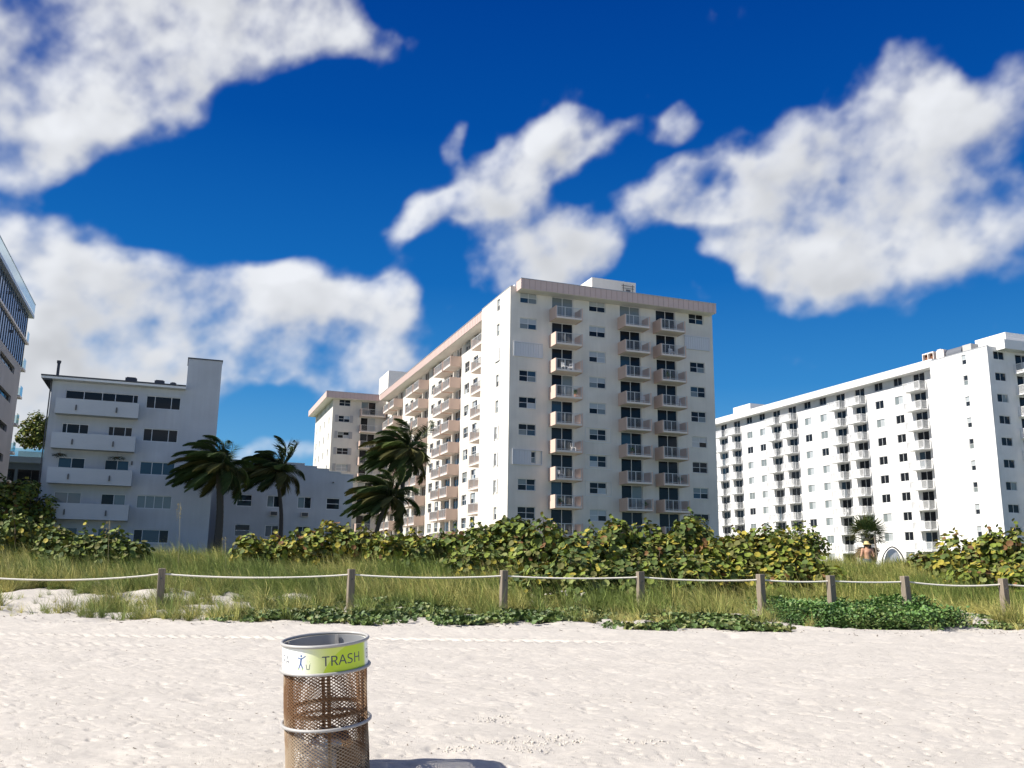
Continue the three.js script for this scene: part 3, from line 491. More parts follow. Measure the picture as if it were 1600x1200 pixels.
// sea grape: a mound of lobes covered with round leaves on woody stems
function seaGrape(x, z, w, h, depth, tone, label, seed, nLeaf, leafR = .105, single = 46) {
  nLeaf = Math.round(nLeaf * 1.6); leafR *= .84;
  const r = rng(seed), g0 = ground(x, z), B = thing('sea_grape_shrub', label, 'shrub', [x, g0, z], 'sea grape shrubs along the dune');
  const lobes = [], n = Math.max(5, Math.round(w * depth * 1.6));
  for (let i = 0; i < n; i++) { const u = (i + .5) / n * 2 - 1, rr = .42 + .30 * r(), prof = Math.sqrt(Math.max(.12, 1 - u * u)); lobes.push({ c: new THREE.Vector3(u * w / 2 + (r() - .5) * .5, (h - rr) * prof * (.45 + .55 * r()), (r() - .5) * depth * .8), r: rr }); }
  for (let i = 0; i < n * .6; i++) lobes.push({ c: new THREE.Vector3((r() - .5) * w * .95, .2 + r() * .3, (r() - .3) * depth), r: .4 + .2 * r() });
  const L = new Leaves(), stems = [], tones = TONES[tone], list = [];
  for (let i = 0; i < nLeaf; i++) {
    const b = lobes[Math.floor(r() * lobes.length)], th = r() * 6.283, cy = r() * 1.7 - .7, sq = Math.sqrt(Math.max(0, 1 - cy * cy)), dir = new THREE.Vector3(Math.cos(th) * sq, cy, Math.sin(th) * sq);
    const p = b.c.clone().addScaledVector(dir, b.r * (.62 + .46 * r())); if (p.y < .03) continue;
    const nn = dir.clone().multiplyScalar(.8).add(new THREE.Vector3((r() - .5) * 1.5, .35 + (r() - .5) * 1.2, (r() - .5) * 1.5)).normalize();
    list.push([p, nn, leafR * (.6 + .65 * r()), r() * 6.283, pickTone(r, tones)]);
  }
  for (const b of lobes.slice(0, n)) {       // upright shoots with paired leaves
    const base = new THREE.Vector3(b.c.x * .7, 0, b.c.z * .5), tip = b.c.clone().add(new THREE.Vector3((r() - .5) * .3, b.r * (.9 + .55 * r()), (r() - .5) * .3));
    stems.push(tubeBetween(base, b.c, .035, .02), tubeBetween(b.c, tip, .016, .007));
    for (let j = 0; j < 8; j++) { const t = .35 + .65 * j / 7, p = b.c.clone().lerp(tip, t), a = j * 2.4, nn = new THREE.Vector3(Math.cos(a), .5 + .4 * r(), Math.sin(a)).normalize(); p.addScaledVector(nn, .07); list.push([p, nn, leafR * (1.15 - .5 * t) * (.8 + .3 * r()), r() * 6, pickTone(r, tones)]); }
  }
  // the leaves that show largest are meshes of their own; the rest is one mass
  const order = list.map((q, i) => [q[2] * (1 + .9 * (q[0].z / (depth + .5))) * (.6 + .4 * q[1].z), i]).sort((a, b) => b[0] - a[0]);
  const own = new Set(order.slice(0, single).map(q => q[1]));
  list.forEach(([p, nn, s, sp, tn], i) => {
    if (own.has(i)) { const m = mesh('leaf', leafGeoCache, leafMats[tn], B); m.position.copy(p); m.quaternion.setFromUnitVectors(Zax, nn); m.rotateZ(sp); m.scale.setScalar(s); }
    else { const c = PAL[tn], q = .8 + .4 * r(); L.round(p, nn, s, sp, [c[0] * q, c[1] * q, c[2] * q]); }
  });
  mesh('stem', merge(stems), twig, B).userData.kind = 'stuff';
  const f = mesh('foliage', L.geo(), leafVC, B); f.userData.kind = 'stuff';
  return B;
}

// fence posts first: they fix the line of the dune edge
const FZ = -18.8, postX = [[-70, 889], [255, 888], [550, 889], [787, 891], [1001, 893], [1189, 897], [1299, 899], [1416, 900], [1568, 904], [1700, 907]];
const woodMap = noiseTex(256, (u, v) => { const g = tile((a, b) => fbm3(a * 26, b * 2.5, 3, 4), u, v), k = .62 + .5 * (g - .5); return [k, k * .95, k * .88]; }, { srgb: true });
const woodMat = new THREE.MeshStandardMaterial({ color: col(.72, .66, .60), roughness: .95, map: woodMap, bumpMap: woodMap, bumpScale: .006 });
const postTop = [];
postX.forEach(([px, py], i) => {
  const p = at(px, py, -FZ), gy = ground(p.x, FZ), h = p.y - gy + .3, r = rng(90 + i), w = .135;
  const where = ['beside the bare sand slope', 'beside a small green vine on bare sand', 'with vines creeping at its foot', 'between the grass and creeping vines', 'in front of the dense sea grape thicket', 'at the left end of the green ground cover', 'sunk in the green ground cover', 'at the right end of the green ground cover', 'standing on open sand at the end', 'past the open sand'][i];
  const B = thing('fence_post', 'weathered wooden rope fence post ' + where, 'fence post', [p.x, gy - .3, FZ], 'rope fence posts along the dune');
  B.rotation.set((r() - .5) * .03, .42 + (r() - .5) * .3, (r() - .5) * .05 + (i > 4 ? .03 : -.01));
  const g = new RoundedBoxGeometry(w, h, w, 2, .012); g.translate(0, h / 2, 0); mesh('post', g, woodMat, B);
  mesh('bolt', new THREE.CylinderGeometry(.018, .018, .02, 8).rotateX(Math.PI / 2).translate(0, h - .2, w / 2 + .006), M.darkFrame, B);
  postTop.push(new THREE.Vector3(p.x, gy - .3 + h - .115, FZ));
});
{
  const pts = [], r = rng(4);
  for (let i = 0; i < postTop.length - 1; i++) { const a = postTop[i], b = postTop[i + 1], L = a.distanceTo(b), sag = .012 * L + .016 * L * r(); for (let k = 0; k < 12; k++) { const t = k / 12; pts.push(a.clone().lerp(b, t).add(new THREE.Vector3(0, -sag * 4 * t * (1 - t), 0))); } }
  pts.push(postTop[postTop.length - 1]);
  tag(top('fence_rope', new THREE.TubeGeometry(new THREE.CatmullRomCurve3(pts), 420, .017, 8), std(col(.74, .70, .62), .9)), 'pale rope strung through the wooden posts along the dune', 'rope');
}

// sea grapes: position from the photograph (px of the top middle), dune distance, size
const grape = (px, d, w, h, dep, tone, label, seed, n, lr, sg) => { const p = at(px, 870, d); seaGrape(p.x, -d, w, h, dep, tone, label, seed, n, lr, sg); };
grape(30, 30, 2.4, 1.7, 1.6, 'dark', 'dark sea grape shrub in front of the modern tower', 201, 900);
grape(105, 28.5, 2.1, 1.6, 1.5, 'dark', 'dark sea grape shrub below the solid balconies', 202, 850);
grape(178, 28.5, 1.7, 1.15, 1.3, 'dark', 'low sea grape shrub at the grass edge below the white block', 203, 520);
grape(445, 30, 2.4, 1.2, 1.4, 'yellow', 'yellowing sea grape shrub below the low white building', 204, 760);
grape(530, 30, 2.6, 1.5, 1.5, 'yellow', 'yellow leaved sea grape shrub left of the leaning palms', 205, 950);
grape(625, 30, 2.6, 1.5, 1.5, 'yellow', 'yellow green sea grape shrub below the pair of palms', 206, 950);
grape(715, 29, 2.6, 1.75, 1.6, 'mixed', 'sea grape shrub below the corner of the pink trimmed tower', 207, 1150);
grape(800, 27.5, 2.6, 1.9, 1.8, 'mixed', 'dense sea grape shrub below the first balcony column', 208, 1350);
grape(885, 25.5, 2.6, 2.0, 2.0, 'mixed', 'big round leaved sea grape shrub below the middle windows', 209, 1650, .105, 70);
grape(925, 22.5, 3.0, 1.35, 1.8, 'dark', 'dark sea grape thicket close behind the rope fence', 210, 1300, .10, 70);
grape(975, 27.5, 2.6, 1.85, 2.0, 'mixed', 'tall sea grape shrub below the second balcony column', 211, 1600);
grape(1065, 27, 2.6, 2.05, 2.0, 'mixed', 'tallest sea grape shrub with upright shoots below the third balcony column', 212, 1700, .105, 70);
grape(1140, 25.5, 2.4, 1.95, 1.9, 'yellow', 'yellow green sea grape shrub at the right corner of the pink tower', 213, 1300);
grape(1205, 25, 2.1, 1.7, 1.7, 'yellow', 'sea grape shrub before the far balconies of the long white block', 214, 950);
grape(1250, 24.5, 1.5, 1.2, 1.4, 'yellow', 'low sea grape shrub where the thicket meets the open grass', 215, 520);
grape(1480, 29, 1.6, 1.15, 1.5, 'mixed', 'low sea grape shrub beside the saw palmettos', 216, 700);
grape(1535, 27, 2.3, 1.85, 1.9, 'yellow', 'tall sea grape shrub below the white block corner', 217, 1500);
grape(1610, 26.5, 2.4, 1.8, 1.9, 'mixed', 'sea grape shrub at the far end of the dune', 218, 1400);

grape(1040, 23.5, 2.6, 1.2, 1.6, 'mixed', 'sea grape shrub in front of the tallest shrub, behind the grass', 219, 1100, .1, 60);
grape(1150, 23.5, 2.2, 1.1, 1.4, 'yellow', 'yellowish sea grape shrub close behind the green ground cover', 220, 900, .1, 60);
grape(760, 26, 2.2, 1.1, 1.4, 'mixed', 'low sea grape shrub in front of the first balcony column', 221, 800);
grape(1570, 24.5, 2.4, 1.2, 1.5, 'yellow', 'spreading sea grape shrub over the open grass before the white block', 222, 950);
// dune grass: curved blades, bent by the onshore wind
{
  const blade = (r, L, lean) => { const a = r() * 6.283, el = .65 + .8 * r(), p = []; let x = (r() - .5) * .12, z = (r() - .5) * .12, y = 0, dx = Math.cos(a) * Math.cos(el), dz = Math.sin(a) * Math.cos(el), dy = Math.sin(el); const n = 4; for (let i = 0; i <= n; i++) { p.push([x, y, z]); const s = L / n; x += dx * s; y += dy * s; z += dz * s; dx -= lean * (.35 + .2 * i) * (.5 + r()); dy -= .18 + .19 * i * (.5 + r() * .9); const q = Math.hypot(dx, dy, dz); dx /= q; dy /= q; dz /= q; } return p; };
  const tuft = (seed, n, L, wd) => { const r = rng(seed), P = []; for (let i = 0; i < n; i++) { const b = blade(r, L * (.6 + .7 * r()), .46), a = r() * 6.283, w = wd * (.7 + .6 * r()), sx = Math.cos(a) * w, sz = Math.sin(a) * w; for (let k = 0; k < 4; k++) { const t0 = 1 - k / 4, t1 = 1 - (k + 1) / 4, A = b[k], C = b[k + 1]; const q = [[A[0] - sx * t0, A[1], A[2] - sz * t0], [A[0] + sx * t0, A[1], A[2] + sz * t0], [C[0] + sx * t1, C[1], C[2] + sz * t1], [C[0] - sx * t1, C[1], C[2] - sz * t1]]; P.push(...q[0], ...q[1], ...q[2]); if (k < 3) P.push(...q[0], ...q[2], ...q[3]); } } const g = new THREE.BufferGeometry(); g.setAttribute('position', new THREE.Float32BufferAttribute(P, 3)); g.computeVertexNormals(); return g; };
  const mat = new THREE.MeshStandardMaterial({ color: 0xffffff, roughness: .7, side: THREE.DoubleSide });
  const r = rng(31), spots = [];
  const bare = (x, d) => fbm3(x * .55 + 7, d * .7, 21, 3);
  const pxOf = (x, d) => 800 + FPX * x / d * .98;
  for (let i = 0; i < 34000; i++) {
    const d = 17.6 + 16.5 * r(), x = (r() * 2 - 1) * .66 * d, p = pxOf(x, d), q = bare(x, d);
    const d0 = mix(mix(22.6, 20.4, smooth(330, 640, p)), mix(19.6, 21.2, smooth(1300, 1480, p)), smooth(640, 1050, p));       // where the sward closes
    if (d < d0 ? fbm3(x * 1.7 + 30, d * 1.9, 52, 2) < mix(.60, .71, smooth(d0, d0 - 2.2, d)) : q < .33) continue;
    if (p > 820 && p < 1000 && d > 20.5) continue; if (p >= 1000 && p < 1265 && d > 22.5) continue; if (p > 1490 && d > 25) continue;   // taken by the sea grapes
    if (x > 5.2 && x < 8.6 && d < 20.6) continue;
    spots.push([x, d, (.42 + .5 * r()) * (.55 + .75 * fbm3(x * .8, d * .8, 40, 2))]);
  }
  for (let i = 0; i < 1700; i++) { const d = 15.6 + 6.4 * r() * r() + 1.2 * r(), x = (r() * 2 - 1) * .62 * d; if (bare(x * 1.5, d * 1.5 + 9) < .56 - .05 * (d - 15.6) / 3.6) continue; if (x > -3.4 && r() < .6) continue; spots.push([x, d, .3 + .38 * r()]); }
  const kinds = [tuft(1, 30, .80, .008), tuft(2, 24, .6, .007), tuft(3, 30, .95, .008)], per = [[], [], []];
  spots.forEach((s, i) => per[i % 3].push(s));
  const o = new THREE.Matrix4(), e = new THREE.Euler(), q = new THREE.Quaternion(), c = new THREE.Color();
  per.forEach((list, k) => {
    const im = new THREE.InstancedMesh(kinds[k], mat, list.length); im.name = numbered('dune_grass'); im.castShadow = im.receiveShadow = true;
    list.forEach(([x, d, s], i) => { e.set((r() - .5) * .2, (r() - .5) * 1.2, (r() - .5) * .2); q.setFromEuler(e); o.compose(new THREE.Vector3(x, ground(x, -d) - .02, -d), q, new THREE.Vector3(s, s * (.75 + .5 * r()), s)); im.setMatrixAt(i, o); const y = fbm3(x * .4, d * .4, 2, 3), t = r(); const dry = smooth(.44, .78, y + .6 * (t - .5)), dk = .55 + .75 * r(); c.setRGB(mix(.19, .52, dry) * dk, mix(.25, .47, dry) * dk, mix(.05, .15, dry) * dk); im.setColorAt(i, c); });
    im.userData = { label: ['wind bent green dune grass covering the bank behind the rope', 'shorter dune grass mixed through the bank behind the rope', 'long blades of dune grass drooping over the bank'][k], category: 'grass', kind: 'stuff' }; scene.add(im);
  });
}
// creeping vines and green ground cover on the sand
{
  const clump = (seed, n, R, s, hgt) => { const r = rng(seed), L = new Leaves(); for (let i = 0; i < n; i++) { const a = r() * 6.283, q = Math.sqrt(r()) * R, p = new THREE.Vector3(Math.cos(a) * q, .02 + hgt * r() * (1 - .5 * q / R), Math.sin(a) * q), nn = new THREE.Vector3((r() - .5) * 1.6, .7, (r() - .5) * 1.6).normalize(); const k = .7 + .6 * r(); L.round(p, nn, s * (.6 + .7 * r()), r() * 6, [k, k, k * (.8 + .4 * r())]); } return L.geo(); };
  const mat = new THREE.MeshStandardMaterial({ color: 0xffffff, vertexColors: true, roughness: .6, side: THREE.DoubleSide });
  const place = (name, label, geo, pts, tones, seed) => {
    const r = rng(seed), im = new THREE.InstancedMesh(geo, mat, pts.length); im.name = name; im.castShadow = im.receiveShadow = true;
    const o = new THREE.Matrix4(), e = new THREE.Euler(), q = new THREE.Quaternion(), c = new THREE.Color();
    pts.forEach(([x, d, s], i) => { e.set(0, r() * 6.283, 0); q.setFromEuler(e); o.compose(new THREE.Vector3(x, ground(x, -d) - .005, -d), q, new THREE.Vector3(s, s, s)); im.setMatrixAt(i, o); const t = tones[Math.floor(r() * tones.length)]; c.setRGB(...t); im.setColorAt(i, c); });
    im.userData = { label, category: 'plants', kind: 'stuff' }; scene.add(im);
  };
  let r = rng(61), pts = [];
  for (let i = 0; i < 7500; i++) { const x = -4.9 + 9.5 * r(), d = 15.3 + 6.0 * r(); const f = fbm3(x * 1.3 + 2, d * 1.5, 33, 3) - .04 * Math.max(0, 17.0 - d) - .03 * smooth(-2.5, -4.9, x); if (f < (r() < .06 ? .40 : .50)) continue; pts.push([x, d, .7 + .6 * r()]); }
  for (let i = 0; i < 300; i++) { const x = 9.2 + 2.4 * r(), d = 17.3 + 2.4 * r(); if (fbm3(x, d, 3, 2) < .5) continue; pts.push([x, d, .8]); }
  place('beach_vine', 'creeping beach vine spreading over the sand below the rope', clump(5, 16, .22, .042, .10), pts, [[.085, .14, .03], [.12, .18, .04], [.065, .11, .025], [.19, .21, .06]], 62);
  r = rng(63); pts = [];
  for (let i = 0; i < 2100; i++) { const x = 5.0 + 3.9 * r(), d = 16.6 + 4.6 * r(), u = (x - 6.85) / 1.95, v = (d - 18.6) / 2.3; if (u * u + v * v > .72 + 2.2 * (fbm3(x * 1.4, d * 1.4, 5, 3) - .5)) continue; pts.push([x, d, .8 + .7 * r()]); }
  place('green_ground_cover', 'bright green leafy ground cover mounded around two fence posts', clump(6, 60, .26, .019, .32), pts, [[.065, .14, .025], [.09, .17, .03], [.045, .10, .02], [.13, .18, .045]], 64);
  // wrack and twigs on the beach
  const bit = new THREE.TetrahedronGeometry(1, 0).scale(1, .28, .5), bm = std(col(.16, .13, .10), .9); r = rng(65);
  const im = new THREE.InstancedMesh(bit, bm, 3600); im.name = 'beach_wrack'; im.castShadow = im.receiveShadow = true; const o = new THREE.Matrix4(), e = new THREE.Euler(), q = new THREE.Quaternion();
  for (let i = 0; i < 3600; i++) { const d = i < 2800 ? 4.6 + 10 * Math.pow(r(), 1.3) : 14.8 + 4 * r(), x = (r() * 2 - 1) * .62 * d, s = (i < 2800 ? .004 + .017 * r() * r() * r() : .012 + .03 * r() * r()); e.set(r() * .4, r() * 6.3, r() * .4); q.setFromEuler(e); o.compose(new THREE.Vector3(x, ground(x, -d) + s * .15, -d), q, new THREE.Vector3(s * (1 + 1.5 * r()), s, s)); im.setMatrixAt(i, o); }
  im.userData = { label: 'dark bits of dried seaweed and twigs scattered over the sand', category: 'debris', kind: 'stuff' }; scene.add(im);
  const cl = new THREE.InstancedMesh(new THREE.IcosahedronGeometry(1, 1), std(col(.52, .48, .42), 1), 420); cl.name = 'sand_clods'; cl.castShadow = cl.receiveShadow = true; r = rng(66);
  const centres = [[858, 1158, .2, 150], [775, 1128, .14, 70], [830, 1170, .12, 60], [715, 1172, .1, 50], [780, 1160, .1, 50], [1010, 1160, .12, 40]]; let n = 0;
  for (const [px, py, R, cnt] of centres) { const dr = rayOf(px, py); let t = 6; for (let it = 0; it < 12; it++) { const X = EYE.x + dr.x * t, Z = EYE.z + dr.z * t; t = (ground(X, Z) - EYE.y) / dr.y; } const cx = EYE.x + dr.x * t, cz = EYE.z + dr.z * t; for (let i = 0; i < cnt && n < 420; i++, n++) { const a = r() * 6.283, q0 = R * Math.sqrt(r()), x = cx + Math.cos(a) * q0 * 1.5, z = cz + Math.sin(a) * q0, s = .003 + .011 * r() * r(); e.set(r() * 6, r() * 6, r() * 6); q.setFromEuler(e); o.compose(new THREE.Vector3(x, ground(x, z) + s * .1, z), q, new THREE.Vector3(s * (1 + r()), s * .8, s)); cl.setMatrixAt(n, o); } }
  cl.count = n; cl.userData = { label: 'small clods of churned sand in front of the dune', category: 'sand clods', kind: 'stuff' }; scene.add(cl);
}
// sea oat stalks standing above the grass
[[282, 785, 27, 'tall sea oat stalk with seed head before the white stair tower'], [171, 812, 26, 'sea oat stalk with seed head before the lowest solid balcony'], [352, 838, 26, 'short sea oat stalk beside the palm trunk']].forEach(([px, py, d, label], i) => {
  const t = at(px, py, d), g0 = ground(t.x, -d), B = thing('sea_oat_stalk', label, 'grass stalk', [t.x, g0, -d], 'sea oat stalks on the dune'), h = t.y - g0, L = new Leaves(), r = rng(300 + i);
  mesh('stem', new THREE.TubeGeometry(new THREE.CatmullRomCurve3([new THREE.Vector3(.12, 0, 0), new THREE.Vector3(.06, h * .5, 0), new THREE.Vector3(0, h, 0)]), 12, .0035, 5), std(col(.42, .36, .2), .8), B);
  for (let k = 0; k < 60; k++) { const y = h - .5 * r(), a = r() * 6.283, dir = new THREE.Vector3(Math.cos(a), -.6, Math.sin(a)).normalize(); L.kite(new THREE.Vector3(-.02, y, 0).addScaledVector(dir, .02 + .03 * r()), dir, new THREE.Vector3(0, .6, .4), .06, .012, [.5, .40, .20]); }
  mesh('seed_head', L.geo(), leafVC, B);
});

// coconut palms streaming in the wind
const palmTrunkMat = new THREE.MeshStandardMaterial({ color: col(.075, .065, .055), roughness: .95, bumpMap: stuccoBump, bumpScale: .02 });  // trunk brown darkened: shade is put into the colour
function coconutPalm(px, pyCrown, pxBase, d, label, seed, fronds, FLn, trunkR) {
  const c = at(px, pyCrown, d), b = at(pxBase, 845, d), g0 = ground(b.x, -d), r = rng(seed), B = thing('coconut_palm', label, 'palm tree', [b.x, g0, -d], 'wind blown coconut palms');
  const top0 = new THREE.Vector3(c.x - b.x, c.y - g0, 0), midp = new THREE.Vector3((c.x - b.x) * .25 + .1, (c.y - g0) * .55, 0);
  const curve = new THREE.CatmullRomCurve3([new THREE.Vector3(), midp, top0]), g = new THREE.TubeGeometry(curve, 40, trunkR, 12), P = g.attributes.position;
  for (let i = 0; i < P.count; i++) { const row = Math.floor(i / 13), t = row / 40, cpt = curve.getPoint(t), k = (1.25 - .45 * t + .25 * Math.exp(-t * 9)) * (1 + .04 * (row % 2)); P.setXYZ(i, cpt.x + (P.getX(i) - cpt.x) * k, cpt.y + (P.getY(i) - cpt.y) * k, cpt.z + (P.getZ(i) - cpt.z) * k); }
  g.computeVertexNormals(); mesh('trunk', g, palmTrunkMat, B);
  for (let i = 0; i < fronds; i++) {
    const az = i * 2.399 + r() * .5, el = mix(1.35, -.35, Math.pow((i + .5) / fronds, .8)) + (r() - .5) * .3, L = new Leaves(), len = FLn * (.8 + .35 * r());
    let p = top0.clone(), dir = new THREE.Vector3(Math.cos(az) * Math.cos(el), Math.sin(el), Math.sin(az) * Math.cos(el)), N = 40;
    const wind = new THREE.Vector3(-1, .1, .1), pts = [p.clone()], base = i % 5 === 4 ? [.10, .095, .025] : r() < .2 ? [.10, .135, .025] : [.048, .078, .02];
    for (let k = 0; k < N; k++) {
      dir.addScaledVector(wind, .034 + .028 * k / N).add(new THREE.Vector3(0, -.014 - .06 * k / N, 0)).normalize(); p = p.clone().addScaledVector(dir, len / N); pts.push(p);
      if (k < 3) continue;
      const side = new THREE.Vector3().crossVectors(dir, new THREE.Vector3(0, 1, 0)).normalize(), t = k / N, ll = len * .34 * Math.sin(Math.PI * Math.min(1, t * .86 + .14)) + .12;
      for (const s of [-1, 1]) for (let h2 = 0; h2 < 3; h2++) { const ld = dir.clone().multiplyScalar(.75).addScaledVector(side, s * (.62 + .2 * (r() - .5))).addScaledVector(wind, .35 + .25 * r()).add(new THREE.Vector3(0, -.30 - .35 * r(), 0)).normalize(), q = .75 + .5 * r(); L.kite(p.clone().addScaledVector(dir, h2 * len / N / 3), ld, new THREE.Vector3().crossVectors(ld, side).normalize().multiplyScalar(.6).addScaledVector(dir, .6).normalize(), ll * (.8 + .4 * r()), .050, base.map(v => v * q)); }
    }
    const rg = new THREE.TubeGeometry(new THREE.CatmullRomCurve3(pts.filter((_, k) => k % 4 === 0)), 14, .022, 4), n = rg.attributes.position.count, cc = new Float32Array(n * 3); for (let k = 0; k < n; k++) { cc[k * 3] = .16; cc[k * 3 + 1] = .17; cc[k * 3 + 2] = .05; } rg.setAttribute('color', new THREE.BufferAttribute(cc, 3)); rg.deleteAttribute('uv');
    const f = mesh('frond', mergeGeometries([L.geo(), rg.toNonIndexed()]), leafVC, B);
  }
  for (let i = 0; i < 5; i++) { const a = i * 1.257; mesh('coconut', new THREE.SphereGeometry(.11, 10, 8).scale(1, 1.2, 1).translate(top0.x + Math.cos(a) * .22, top0.y - .22, Math.sin(a) * .22), i % 2 ? leafMats.olive : leafMats.brown, B); }
}
coconutPalm(341, 730, 340, 71, 'thick coconut palm beside the white stair tower', 401, 50, 3.5, .27);
coconutPalm(432, 737, 438, 80, 'slender coconut palm before the low white building', 402, 42, 3.4, .17);
coconutPalm(632, 706, 622, 74, 'tall coconut palm with trunk curving before the pink balconies', 403, 46, 3.5, .20);
coconutPalm(606, 778, 582, 70, 'shorter coconut palm tucked under the taller one', 404, 42, 3.3, .16);

// trees and hedges behind, as leafy crowns on trunks
function leafyTree(name, label, x, z, g0, h, crownW, crownH, seed, n, tones, leafR) {
  const r = rng(seed), B = thing(name, label, 'tree', [x, g0, z]), L = new Leaves(), st = [tubeBetween(new THREE.Vector3(), new THREE.Vector3(0, h - crownH * .5, 0), .16, .1, 8)], lobes = [];
  for (let i = 0; i < 16; i++) { const a = r() * 6.283, q = Math.sqrt(r()) * crownW * .42, y = h - crownH * (.15 + .75 * r()); const c = new THREE.Vector3(Math.cos(a) * q, y, Math.sin(a) * q); lobes.push([c, crownW * (.14 + .12 * r())]); st.push(tubeBetween(new THREE.Vector3(0, h - crownH * .8, 0), c, .06, .02, 5)); }
  for (let i = 0; i < n; i++) { const [c, R] = lobes[Math.floor(r() * 16)], d = new THREE.Vector3(r() - .5, r() - .5, r() - .5).normalize(), p = c.clone().addScaledVector(d, R * (.6 + .5 * r())), nn = d.multiplyScalar(.6).add(new THREE.Vector3(r() - .5, r() - .2, r() - .5)).normalize(), k = PAL[pickTone(r, tones)], q = .7 + .6 * r(); L.round(p, nn, leafR * (.6 + .7 * r()), r() * 6, k.map(v => v * q)); }
  mesh('trunk', merge(st), bark, B); const f = mesh('crown', L.geo(), leafVC, B); f.userData.kind = 'stuff'; return B;
}
{
  const H = TONES.mixed;
  let p = at(10, 790, 68); leafyTree('broadleaf_tree', 'olive leafed tree at the foot of the modern tower', p.x, -68, 1.95, 6.4, 4.2, 5, 501, 3200, H, .13);
  p = at(46, 800, 70); leafyTree('broadleaf_tree', 'olive leafed tree beside the white balcony block wall', p.x, -70, 1.95, 6.2, 3.0, 4.8, 502, 2600, H, .13);
  p = at(40, 722, 102); leafyTree('terrace_shrub', 'clipped green shrub on the villa roof terrace', p.x, -103.5, 14.9, 4.0, 4.4, 3.7, 504, 3000, H, .15);
  p = at(1270, 850, 60); leafyTree('broadleaf_tree', 'dark low tree before the foot of the long white block', p.x - 1.2, -60, 1.95, 2.5, 4.2, 1.9, 505, 2400, H, .11);
}
// fan palms: fan blades on stalks
function fanPalm(name, label, cat, x, z, g0, trunkH, n, R, seed, skirt, group) {
  const r = rng(seed), B = thing(name, label, cat, [x, g0, z], group); const topP = new THREE.Vector3(0, trunkH, 0);
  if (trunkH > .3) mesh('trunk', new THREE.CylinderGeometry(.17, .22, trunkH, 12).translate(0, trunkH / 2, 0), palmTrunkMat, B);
  for (let i = 0; i < n; i++) {
    const L = new Leaves(), az = i * 2.399, dead = i >= n - skirt, el = dead ? -.9 - .4 * r() : mix(1.35, -.25, i / (n - skirt)) + .2 * (r() - .5), dir = new THREE.Vector3(Math.cos(az) * Math.cos(el), Math.sin(el), Math.sin(az) * Math.cos(el)), hub = topP.clone().addScaledVector(dir, R * .5);
    const side = new THREE.Vector3().crossVectors(dir, new THREE.Vector3(.01, 1, 0)).normalize(), up = new THREE.Vector3().crossVectors(side, dir), tone = dead ? [.20, .14, .075] : r() < .3 ? PAL.olive : [.05, .085, .025];
    for (let k = 0; k < 20; k++) { const a = (k / 19 - .5) * 3.6, d = dir.clone().multiplyScalar(Math.cos(a)).addScaledVector(side, Math.sin(a)).addScaledVector(up, .12 * (k % 2) - .1 - .25 * Math.abs(a) / 1.8).normalize(), q = .7 + .6 * r(); L.kite(hub, d, new THREE.Vector3().crossVectors(d, up).normalize(), R * (.62 + .1 * r()) * (1 - .12 * Math.abs(a)), .022, tone.map(v => v * q)); }
    L.kite(topP, dir, side, R * .52, .014, [.12, .13, .04]); mesh('fan_frond', L.geo(), leafVC, B);
  }
}
{
  let p = at(1355, 845, 45); fanPalm('cabbage_palm', 'cabbage palm with a skirt of dead fronds before the long white block', 'palm tree', p.x, -45, ground(p.x, -45) - .05, 3.5 - ground(p.x, -45), 52, 1.2, 601, 14);
  const spots = [[1432, 861, 40, 1.0, 'bushy saw palmetto behind the seated grass bank'], [1452, 856, 41, 1.05, 'taller saw palmetto beside the right hand sea grapes'], [1408, 866, 38, .8, 'spiky saw palmetto next to the white beach tent'], [1300, 862, 46, .8, 'small saw palmetto left of the cabbage palm']];
  spots.forEach(([px, py, d, R, label], i) => { const q = at(px, py, d); fanPalm('saw_palmetto', label, 'palmetto', q.x, -d, ground(q.x, -d) - .02, .15 + .25 * (i % 2), 24, R, 610 + i, 3, 'saw palmettos behind the dune'); });
}

